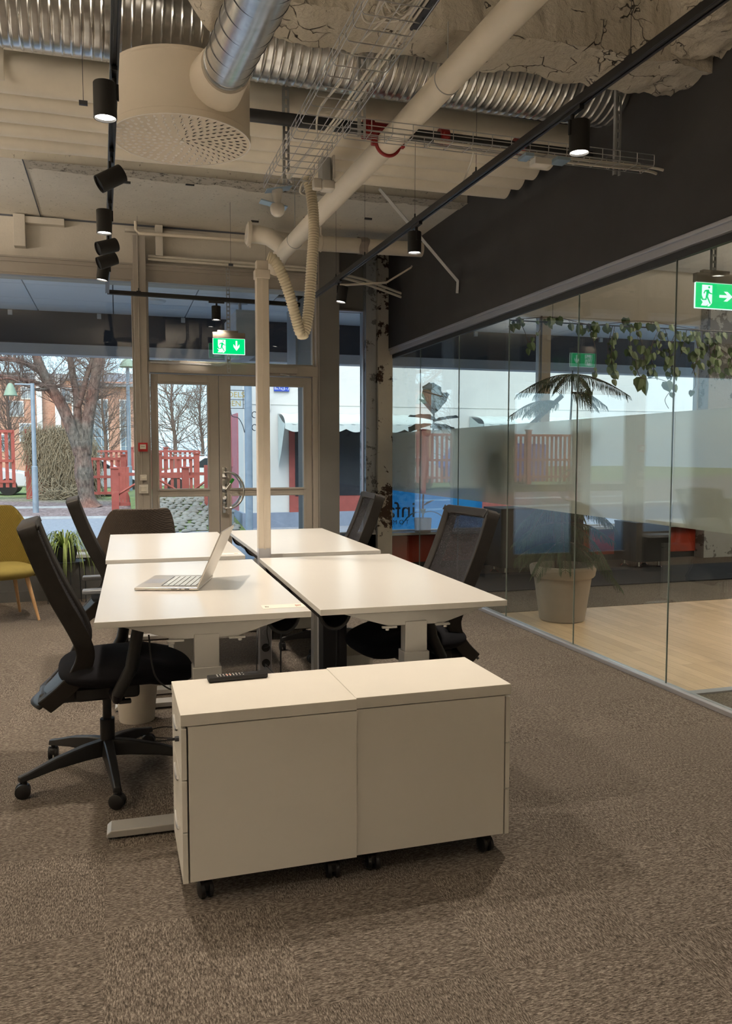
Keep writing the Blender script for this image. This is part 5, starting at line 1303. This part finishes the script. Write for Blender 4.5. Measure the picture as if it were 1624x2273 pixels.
# canopy
b = MB()
for i in range(26):
    for j in range(3):
        x = -9+i*.9; y = 8.56+j*.85
        if x+.9 > 2.2 and j == 0: continue
        b.box(x+.006, x+.894, y+.006, y+.844, 3.17, 3.19)
struct(b.build('canopy_ceiling', 'canopy_panel', smooth=0), 'pale metal panels under the street canopy')
struct(MB().box(-9, 2.2, 8.55, 11.2, 3.2, 3.9).box(2.2, 14.4, 9.32, 11.2, 3.2, 3.9).build('canopy', 'panel_joint', smooth=0), 'street canopy')
struct(MB().box(-9, 14.4, 11.11, 11.3, 2.76, 3.6).build('canopy_fascia', 'fascia_dark', smooth=0), 'dark canopy fascia')
struct(MB().box(-9, 14.4, 11.08, 11.32, 2.63, 2.76).build('canopy_edge', 'fascia_edge', smooth=0), 'pale lower edge of the canopy fascia')
b = MB()
for i in range(22): b.box(-8.6+i*1.05, -8.55+i*1.05, 11.07, 11.11, 3.10, 3.16)
struct(b.build('canopy_clips', 'fascia_edge', smooth=0))
cl = thing('canopy_lamp', 'flat round lamp under the street canopy', 'lamp', (.45, 10.0, 3.17)); MB().lathe([(0, -.02), (.13, -.02), (.15, 0), (0, 0)], 24).build('disc', 'sill_white', cl)
sb = thing('projecting_sign', 'grey box sign hanging from the canopy behind the exit sign', 'sign', (1.42, 9.6, 2.75))
MB().box(1.30, 1.52, 9.2, 10.2, 2.47, 2.98).build('box', 'fascia_edge', sb, world=True, smooth=0, bevel=.01)
MB().cyl((1.42, 9.7, 2.98), (1.42, 9.7, 3.17), .02, 10).box(1.32, 1.52, 9.6, 9.8, 3.14, 3.17).build('bracket', 'fascia_edge', sb, world=True)
sb2 = thing('projecting_sign', 'pale upright sign panel with dark letters right of the fanlight', 'sign', (2.12, 9.4, 2.8))
MB().box(2.02, 2.06, 9.4, 9.9, 2.2, 3.1).box(2.03, 2.05, 9.6, 9.7, 3.1, 3.17).build('panel', 'fascia_edge', sb2, world=True, smooth=0)
# white house
FX, FY = 2.50, 16.8
hs = thing('white_house', 'white rendered house across the street with grey plinth', 'house', (8, FY+3, G))
MB().box(FX, 16, FY, FY+5, G, 4.6).box(FX, 16, FY-.012, FY, 2.40, 2.415).build('wall', 'render_white', hs, world=True, smooth=0)
MB().box(FX-.04, 16, FY-.08, FY+5, G, .16).build('plinth', 'plinth_grey', hs, world=True, smooth=0)
MB().box(FX-.5, 16.5, FY-.5, FY+5.5, 4.6, 4.75).build('eaves', 'roof_grey', hs, world=True, smooth=0)
for (x0, x1) in ((3.45, 6.2), (7.75, 10.3)):
    w = MB().box(x0, x1, FY-.06, FY-.02, .14, 1.95).build('window', 'barn_red', hs, world=True, smooth=0, label='red framed shop window')
    MB().box(x0+.12, x1-.12, FY-.07, FY-.058, .50, 1.9).build('pane', 'window_dark', w, world=True, smooth=0)
MB().box(FX-.03, FX, 17.5, 19.2, .05, 2.25).box(FX-.05, FX-.03, 18.33, 18.37, .05, 2.25).box(FX-.06, FX-.03, 18.2, 18.3, 1.1, 1.3).build('door', 'door_pink', hs, world=True, smooth=0, label='pink plank door in the side wall')
ss = thing('street_sign', 'blue street name plate with white text on the white house', 'sign', (3.30, FY-.03, 2.76))
MB().box(-.16, .16, -.01, .01, -.085, .085).build('plate', 'street_blue', ss, smooth=0)
text('Ba.Faj', 'lettering', 'sill_white', .075, frontal(-.065, -.0115, -.03), ss)
text('3-7', 'lettering', 'sill_white', .12, frontal(.095, -.0115, -.025), ss)
hn = thing('house_number', 'white number plate on the white house', 'sign', (2.98, FY-.02, 2.70-.32+.02)); MB().box(-.09, .09, -.01, .01, -.12, .12).build('plate', 'render_white', hn, smooth=0)
text('3', 'lettering', 'iron', .2, frontal(0, -.012, 0), hn)
def awning(label, x0, x1, zt, zb):
    a = thing('awning', label, 'awning', (x0, FY, zb)); n = 90; vs = []
    def top(u, v):
        x = x0+(x1-x0)*u; y = FY-.02-.75*math.sin(v*PI/2); z = zb+.12+(zt-zb-.12)*math.cos(v*PI/2)
        return (x, y, z+.008*math.sin(u*60))
    MB().grid(top, n, 10).build('canvas', 'awning', a, world=True)
    def val(u, v):
        x = x0+(x1-x0)*u; return (x, FY-.77-.01*math.sin(u*80), zb+.13-(.08+.05*abs(math.sin(u*(x1-x0)*PI/.42)))*v*1.3)
    MB().grid(val, n*2, 4).build('valance', 'awning', a, world=True)
    for xs in (x0, x1):
        MB().add([(xs, FY-.02, zt), (xs, FY-.5, zt-.18), (xs, FY-.77, zb+.12), (xs, FY-.6, zb-.1), (xs, FY-.35, zb-.45), (xs, FY-.05, zb-.75)], [(0, 1, 2, 3, 4, 5)]).build('side_cloth', 'awning', a, world=True, smooth=0)
awning('pale canvas awning over the red framed window', 3.22, 6.35, 2.22, 1.86)
awning('second pale awning further right along the white house', 7.55, 10.5, 2.22, 1.90)
# wrought iron sign on pole
pole = thing('steel_pole', 'blue-grey steel pole in front of the white house', 'pole', (2.50, 16.1, G))
MB().cyl((2.50, 16.1, G), (2.50, 16.1, 4.2), .075, 20).build('pole', 'lamp_steel', pole, world=True)
wi = thing('hanging_sign', 'wrought iron shop sign with letters fixed beside the steel pole', 'sign', (2.2, 16.08, 2.4))
b = MB()
for z in (2.62, 2.44, 2.27): b.cyl((1.78, 16.08, z), (2.42, 16.08, z), .007, 6)
b.cyl((1.8, 16.08, 2.27), (1.8, 16.08, 2.62), .007, 6).cyl((2.40, 16.08, 2.27), (2.40, 16.08, 2.62), .007, 6)
b.tube(spline([(2.42, 16.08, 2.9), (2.1, 16.08, 2.95), (1.8, 16.08, 2.92)], 8), .008, 6).tube(spline([(2.15, 16.08, 2.24), (2.18, 16.08, 2.12), (2.30, 16.08, 2.08), (2.38, 16.08, 1.95), (2.42, 16.08, 1.8)], 8), .008, 6)
for z0 in (2.85, 2.15, 1.9):
    b.tube([(2.62+.05*math.cos(a/3), 16.08, z0+.06*math.sin(a/3)) for a in range(0, 16)], .009, 6)
b.build('iron_frame', 'iron', wi, world=True)
b = MB()
def wv(u, v): x = 1.7+.72*u; return (x, 16.07, 2.74+.035*math.sin(u*9)+(.04*v))
b.grid(wv, 30, 2); b.build('wave_band', 'lamp_steel', wi, world=True)
text('HANDELS', 'lettering', 'gold', .15, frontal(2.10, 16.07, 2.53), wi, world=True)
text('BODEN', 'lettering', 'gold', .15, frontal(2.10, 16.07, 2.36), wi, world=True)
ub = thing('utility_box', 'small grey utility box at the house corner', 'utility box', (2.17, 16.9, G)); MB().rbox((2.17, 16.9, G+.17), (.26, .2, .34), b=.02).box(2.02, 2.32, 16.78, 17.02, G+.33, G+.36).build('box', 'util_grey', ub, world=True)
# cobbles
rnd = random.Random(3)
b = MB()
for i in range(15):
    for j in range(14):
        x = .6+j*.165+rnd.uniform(-.04, .04)+(i % 2)*.08; y = 16.3+i*.31+rnd.uniform(-.1, .1); z = G+.02+.030*i
        if x > 2.38 or x < .4: continue
        T = Matrix.Translation((x, y, z)) @ Matrix.Rotation(rnd.uniform(0, 3), 4, 'Z') @ Matrix.Diagonal((rnd.uniform(.9, 1.15), 1.5, rnd.uniform(.6, .95), 1))
        b.lathe([(0, -.06), (.05, -.05), (.075, 0), (.055, .045), (.02, .062), (0, .064)], 9, T)
o = b.build('cobblestones', 'stone'); tag(o, 'rounded cobblestones with moss before the red rail fence', 'cobblestones', kind='stuff')
struct((lambda b: b.add([(.3, 16.1, G-.02), (2.46, 16.1, G-.02), (2.46, 21.2, G+.46), (.3, 21.2, G+.44)], [(0, 1, 2, 3)]).add([(.3, 21.2, G+.44), (2.46, 21.2, G+.46), (2.46, 27, G+.40), (.3, 27, G+.40)], [(0, 1, 2, 3)]))(MB()).build('ground_bank', 'moss', smooth=0), 'mossy bank under the cobbles')
# fences
def picket(name, label, x0, x1, y, z0, z1, step, w, rails, posts, cap=False, y2=None, group=None):
    y2 = y if y2 is None else y2
    f = thing(name, label, 'fence', (x0, y, G), 0, group); n = int((x1-x0)/step)
    Y = lambda x: y+(y2-y)*(x-x0)/(x1-x0)
    b = MB()
    for k in range(n+1): x = x0+(x1-x0)*k/n; b.box(x-w/2, x+w/2, Y(x)-.015, Y(x)+.015, z0, z1)
    b.build('pickets', 'barn_red', f, world=True, smooth=0)
    b = MB()
    for z in rails: b.add([(x0, y-.05, z-.045), (x1, y2-.05, z-.045), (x1, y2-.05, z+.045), (x0, y-.05, z+.045), (x0, y+.0, z-.045), (x1, y2, z-.045), (x1, y2, z+.045), (x0, y, z+.045)], [(0, 1, 2, 3), (4, 5, 6, 7), (0, 1, 5, 4), (3, 2, 6, 7)])
    b.build('rails', 'barn_red', f, world=True, smooth=0)
    for x in posts: MB().box(x-.09, x+.09, Y(x)-.1, Y(x)+.08, G, z1+.14).box(x-.12, x+.12, Y(x)-.13, Y(x)+.11, z1+.14, z1+.18).build('post', 'barn_red', f, world=True, smooth=0)
    return f
picket('picket_fence', 'tall red picket fence at the left edge outside', -12.5, -3.35, 30, .25, 2.2, .2, .11, (.45, 1.15, 2.15), (-12.4, -10, -7.6, -5.4))
picket('picket_fence', 'red picket fence right of the big tree with a white car behind it', -.80, .28, 28.6, .02, 1.20, .215, .10, (.08, .62, 1.22), (.22,))
picket('picket_fence', 'red picket fence seen in the left door leaf', .95, 2.62, 28.2, .1, 1.25, .19, .10, (.62, 1.25), (1.35, 2.6))
picket('picket_fence', 'long low red fence in the background behind the cars', -1.0, 3.4, 35.5, .1, 1.5, .2, .1, (.7, 1.5), (-.9, .6, 2.0))
def board(x0, x1, y, h):
    f = thing('board_fence', 'red board fence overgrown with dry creeper', 'fence', (x0, y, G)); b = MB(); x = x0; k = 0
    while x < x1: b.box(x, x+.19, y+(.02 if k % 2 else 0), y+.04+(.02 if k % 2 else 0), G, h); x += .17; k += 1
    b.build('boards', 'barn_red', f, world=True, smooth=0)
board(-2.95, -1.45, 29.8, 2.22)
rnd = random.Random(8); b = MB()
for i in range(2600):
    x = -2.95+2.15*rnd.random()**.75; dens = (x+3.0)/1.7
    if rnd.random() > .30+.8*dens: continue
    z = rnd.uniform(1.7, 2.35); L = rnd.uniform(.5, 2.1) if x > -2.6 else rnd.uniform(.2, 1.2); y = 29.75-rnd.uniform(0, .45)*min(1, dens+.2)
    if x > -1.35: z -= rnd.uniform(.2, .9)
    P = []; px = x
    for k in range(7): px += rnd.uniform(-.15, .15); P.append((px, y+rnd.uniform(-.12, .06), max(G, z+rnd.uniform(-.10, .10)-L*k/6)))
    b.tube(P, rnd.uniform(.004, .011), 4, caps=False)
for i in range(260):
    x = rnd.uniform(-2.4, -1.0); z = G+abs(rnd.gauss(0, .22)); a = rnd.uniform(0, PI); y = 29.2+rnd.uniform(-.5, .3)
    b.tube([(x, y, z), (x+.25*math.cos(a), y+rnd.uniform(-.2, .2), z+.2*rnd.random()), (x+.45*math.cos(a), y, z*.8+G*.2)], .012, 4, caps=False)
o = b.build('dry_creeper', 'vine'); tag(o, 'dry grey-brown creeper hanging over the board fence', 'creeper', kind='stuff')
# low rail fence with braces
rf = thing('rail_fence', 'low red rail fence with diagonal braces in front of the picket fences', 'fence', (1.75, 21.8, G))
zt = .93; zb = .20
for x in (-.05, 1.72): MB().box(x-.09, x+.09, 21.72, 21.9, G, zt+.08).box(x-.12, x+.12, 21.69, 21.93, zt+.08, zt+.12).build('post', 'barn_red', rf, world=True, smooth=0)
b = MB()
for z in (.86, .10): b.box(-.05, 2.5, 21.78, 21.84, z-.04, z+.04)
b.build('rails', 'barn_red', rf, world=True, smooth=0)
b = MB()
for x0, x1 in ((-.05, .83), (1.72, .83), (1.72, 2.5)): b.tube([(x1, 21.8, .84), (x0, 21.8, .30)], .03, 4)
for x0, x1 in ((1.05, 1.72), (2.4, 1.72)): b.tube([(x0, 21.8, .12), (x1, 21.8, .5)], .03, 4)
b.build('braces', 'barn_red', rf, world=True, smooth=0)
gt = thing('garden_gate', 'small red braced gate next to the white house corner', 'gate', (2.2, 19.5, G))
b = MB()
for x in (2.02, 2.45): b.box(x-.05, x+.05, 19.47, 19.53, .1, 1.12)
for z in (.2, .62, 1.07): b.box(2.0, 2.47, 19.48, 19.52, z-.04, z+.04)
b.tube([(2.04, 19.5, .24), (2.43, 19.5, .58)], .025, 4).tube([(2.43, 19.5, .66), (2.04, 19.5, 1.03)], .025, 4); b.build('gate_frame', 'barn_red', gt, world=True, smooth=0)
bl = thing('bollard_box', 'waist-high red boarded post enclosure beside the second lamp post', 'post enclosure', (.08, 25.2, G)); b = MB()
for k in range(5): b.box(-.12+k*.095, -.035+k*.095, 25.1, 25.3, G, 1.0)
b.build('boards', 'barn_red', bl, world=True, smooth=0)
# lamp posts
def lamppost(label, x, y, h, arm, kz, hood=.16):
    l = thing('street_lamp', label, 'street lamp', (x, y, G), 0)
    MB().tube([(0, 0, 0), (0, 0, kz), (0, 0, kz+.02), (0, 0, h)], [.075, .075, .055, .05], 16).build('pole', 'lamp_steel', l)
    MB().tube([(0, 0, h-.03), (arm, 0, h-.03)], .02, 8).build('arm', 'lamp_steel', l)
    T = Matrix.Translation((arm*1.25, 0, h-.05)); MB().lathe([(hood, -.28), (hood*1.05, -.27), (hood*.7, -.10), (.07, .0), (.04, .04), (0, .05)], 24, T).lathe([(0, -.27), (hood*.9, -.27)], 16, T).build('lamp_shade', 'lamp_hood', l)
lamppost('blue-grey street lamp with green hood at the left of the window', -2.04, 22.8, 3.35, -.42, 1.2)
lamppost('blue-grey street lamp standing beside the mullion, hood around its pole', .38, 26.1, 4.5, 0.0, 1.15, .24)
lamppost('thin distant street lamp at the far left', -5.3, 46, 5.6, .5, 1.0, .5)
# trees
def twigs(b, p, d, L, r, depth, rnd, sp=.55):
    n = 4; P = [p]; q = p; dd = d
    for k in range(n):
        dd = (dd+Vector((rnd.uniform(-1, 1), rnd.uniform(-1, 1), rnd.uniform(-.6, .9)))*.16).normalized(); q = q+dd*L/n; P.append(q)
    b.tube(P, [r*(1-.5*i/n) for i in range(n+1)], 5 if depth > 1 else 4, caps=False)
    if depth <= 0: return
    for k in range(rnd.choice((3, 4)) if depth > 1 else 4):
        i = rnd.randrange(1, n+1); nd = (dd+Vector((rnd.uniform(-1, 1), rnd.uniform(-1, 1), rnd.uniform(-.5, .9)))*sp*1.6).normalized()
        twigs(b, P[i], nd, L*rnd.uniform(.55, .8), r*.5, depth-1, rnd, sp)
YT = 24.9
tx = lambda px: (px-259)*.0119; tz = lambda py: 1.50+(1000-py)*.0128
mt = thing('street_tree', 'big multi-stemmed bare tree with reddish bark outside the left window', 'tree', (-.86, YT, G))
tb = MB(); T3 = lambda L_, dy=0: spline([(tx(a), YT+dy*i/len(L_), tz(c)) for i, (a, c) in enumerate(L_)], 6)
def stem(L_, r0, r1, dy=0):
    P = T3(L_, dy); tb.tube(P, [r0+(r1-r0)*i/(len(P)-1) for i in range(len(P))], 12); return P
b0 = [(-.80, YT, G-.05), (-.84, YT, .0), (-.88, YT, .5), (-.92, YT, 1.0), (-.93, YT, 1.5), (-.95, YT, 1.75)]
tb.tube(spline(b0, 6), [.42-.18*min(1, i/8) if i < 8 else .24+.02*math.sin(i*.5) for i in range(31)], 16)
s1 = stem([(176, 1010), (160, 960), (138, 905), (112, 860), (92, 820), (78, 780), (66, 740)], .19, .10)
s2 = stem([(182, 1000), (172, 940), (170, 880), (162, 830), (155, 780), (150, 720)], .13, .07, .3)
s3 = stem([(186, 1010), (192, 950), (204, 890), (214, 840), (222, 790), (226, 730)], .19, .12)
s4 = stem([(172, 905), (184, 870), (196, 830), (208, 800), (218, 760)], .09, .06, .2)
s5 = stem([(128, 880), (90, 857), (60, 850), (30, 845), (-10, 838), (-60, 800)], .075, .045, -1)
s6 = stem([(95, 832), (60, 812), (30, 806), (0, 806), (-50, 790)], .085, .05, -1)
s7 = stem([(118, 868), (100, 868), (85, 870), (60, 862), (30, 850), (0, 858), (-40, 870)], .05, .02, -1.5)
s8 = stem([(120, 862), (145, 848), (160, 822), (190, 806)], .03, .012, -.5)
tb.build('trunk', 'bark', mt, world=True)
rnd = random.Random(15); wb = MB()
for P, n_ in ((s1, 18), (s2, 18), (s3, 18), (s4, 12), (s5, 18), (s6, 16), (s7, 12), (s8, 5)):
    for k in range(n_):
        p = P[rnd.randrange(len(P)//3, len(P))]; twigs(wb, p, Vector((rnd.uniform(-1, 1), rnd.uniform(-1, 1), rnd.uniform(-.4, 1))).normalized(), rnd.uniform(.5, 1.2), .015, 3, rnd)
wb.build('twigs', 'twig', mt, world=True)['kind'] = 'stuff'
def tree(label, x, y, h, seed, r=.12, group='bare trees in the background'):
    t = thing('bare_tree', label, 'tree', (x, y, G), 0); rn = random.Random(seed); tb = MB(); P = spline([(x, y, G), (x+.1, y, h*.3), (x-.05, y, h*.6), (x+.1, y, h)], 6)
    tb.tube(P, [r*(1-.8*i/len(P)) for i in range(len(P))], 8); tb.build('trunk', 'twig', t, world=True); w = MB()
    for k in range(80): i = rn.randrange(len(P)//4, len(P)); twigs(w, P[i], Vector((rn.uniform(-1, 1), rn.uniform(-.5, .5), rn.uniform(0, 1))).normalized(), h*rn.uniform(.16, .3), r*.16, 3, rn, .5)
    w.build('twigs', 'twig', t, world=True)['kind'] = 'stuff'
tree('bare brown tree filling the upper left door pane', 2.6, 40, 6.3, 1)
tree('smaller bare tree at the right of the left door pane', 4.6, 47, 6.0, 2)
tree('bare tree before the brick building, right of the big tree', -.6, 44, 6.5, 5)
tree('bare tree standing far left before the brick building', -4.6, 40, 6.0, 6)
tree('bare tree beyond the tall red fence at the far left', -10.5, 38, 6.0, 9)
# brick building
bb = thing('brick_building', 'salmon brick apartment building with white pilasters and grey roof', 'building', (-5, 58, G))
MB().box(-16, 1.55, 56, 66, G, 6.1).build('wall', 'brick_salmon', bb, world=True, smooth=0)
MB().add([(-2.4, 55.6, 5.9), (1.9, 55.6, 5.9), (1.9, 60, 7.0), (-.6, 60, 7.0)], [(0, 1, 2, 3)]).box(-16, -2.3, 55.8, 66, 6.1, 6.5).box(-2.4, 1.9, 55.5, 60, 5.75, 5.95).build('roof', 'roof_grey', bb, world=True, smooth=0)
for x in (-4.6, -3.5, -2.5): MB().box(x-.16, x+.16, 55.5, 55.9, G, 6.4).build('pilaster', 'sill_white', bb, world=True, smooth=0)
for x, z0, w, h in ((-6.0, 3.8, .8, .9), (-4.9+1.6-1.6, 4.0, .0, .0), (-6.9, 1.6, .8, 1.0), (-5.3, 4.9, .7, .7), (-5.4, 2.2, .8, 1.1), (-7.8, 3.8, .8, .9), (-1.1, 1.3, 1.2, 3.6), (.6, 1.3, .6, 3.6), (-3.0, 4.7, .5, .9), (-9.5, 3.8, .8, .9), (-11.5, 3.8, .8, .9)):
    if w == 0: continue
    f = MB().box(x-w/2-.05, x+w/2+.05, 55.93, 55.99, z0-.05, z0+h+.05).build('window', 'sill_white', bb, world=True, smooth=0)
    b = MB(); nx = max(2, int(w/.35)); nzv = max(1, int(h/.6))
    for i in range(nx):
        for j in range(nzv): b.box(x-w/2+w*i/nx+.02, x-w/2+w*(i+1)/nx-.02, 55.90, 55.93, z0+h*j/nzv+.02, z0+h*(j+1)/nzv-.02)
    b.build('pane', 'glass_far', f, world=True, smooth=0)
# cars
def car(label, x, y, mat, L=4.3, van=False, dirn=1):
    c = thing('car', label, 'car', (x, y, G), 0)
    s = dirn
    if van: prof = [(-2.4, .3), (-2.4, 2.0), (1.5, 2.05), (2.1, 1.25), (2.5, 1.0), (2.5, .3)]
    else: prof = [(-2.1, .3), (-2.15, .85), (-1.9, 1.0), (-1.3, 1.42), (.3, 1.45), (1.0, 1.0), (1.9, .85), (2.1, .6), (2.1, .3)]
    MB().prism([(p*s, z) for p, z in prof], -.85, .85).build('body', mat, c, smooth=20, bevel=.06)
    win = [(-1.55, 1.02), (-1.2, 1.36), (.25, 1.38), (.8, 1.02)] if not van else [(.3, 1.3), (.3, 1.85), (1.4, 1.85), (1.85, 1.3)]
    MB().prism([(p*s, z) for p, z in win], -.86, .86).build('side_window', 'window_dark', c, smooth=0)
    for wx in (-1.35, 1.35): MB().cyl((wx, -.87, .32), (wx, .87, .32), .32, 24).build('wheel', 'tyre', c)
    MB().box(-2.16*s-.02, -2.16*s+.06, -.8, .8, .75, .92).build('tail_light', 'car_red', c, smooth=0)
    if not van: MB().box(-1.3, .4, -.6, -.56, 1.50, 1.53).box(-1.3, .4, .56, .6, 1.50, 1.53).build('roof_rack', 'silver', c, smooth=0)
car('white car parked behind the red picket fence right of the tree', -.9, 31.5, 'car_white')
car('white estate car behind the fence seen in the left door leaf', 3.5, 32.6, 'car_white', dirn=-1)
car('white car behind the tall red fence at the left edge', -5.2, 33.5, 'car_white')
car('blue van parked behind the tall red fence further left', -10.2, 34, 'van_blue', van=True)
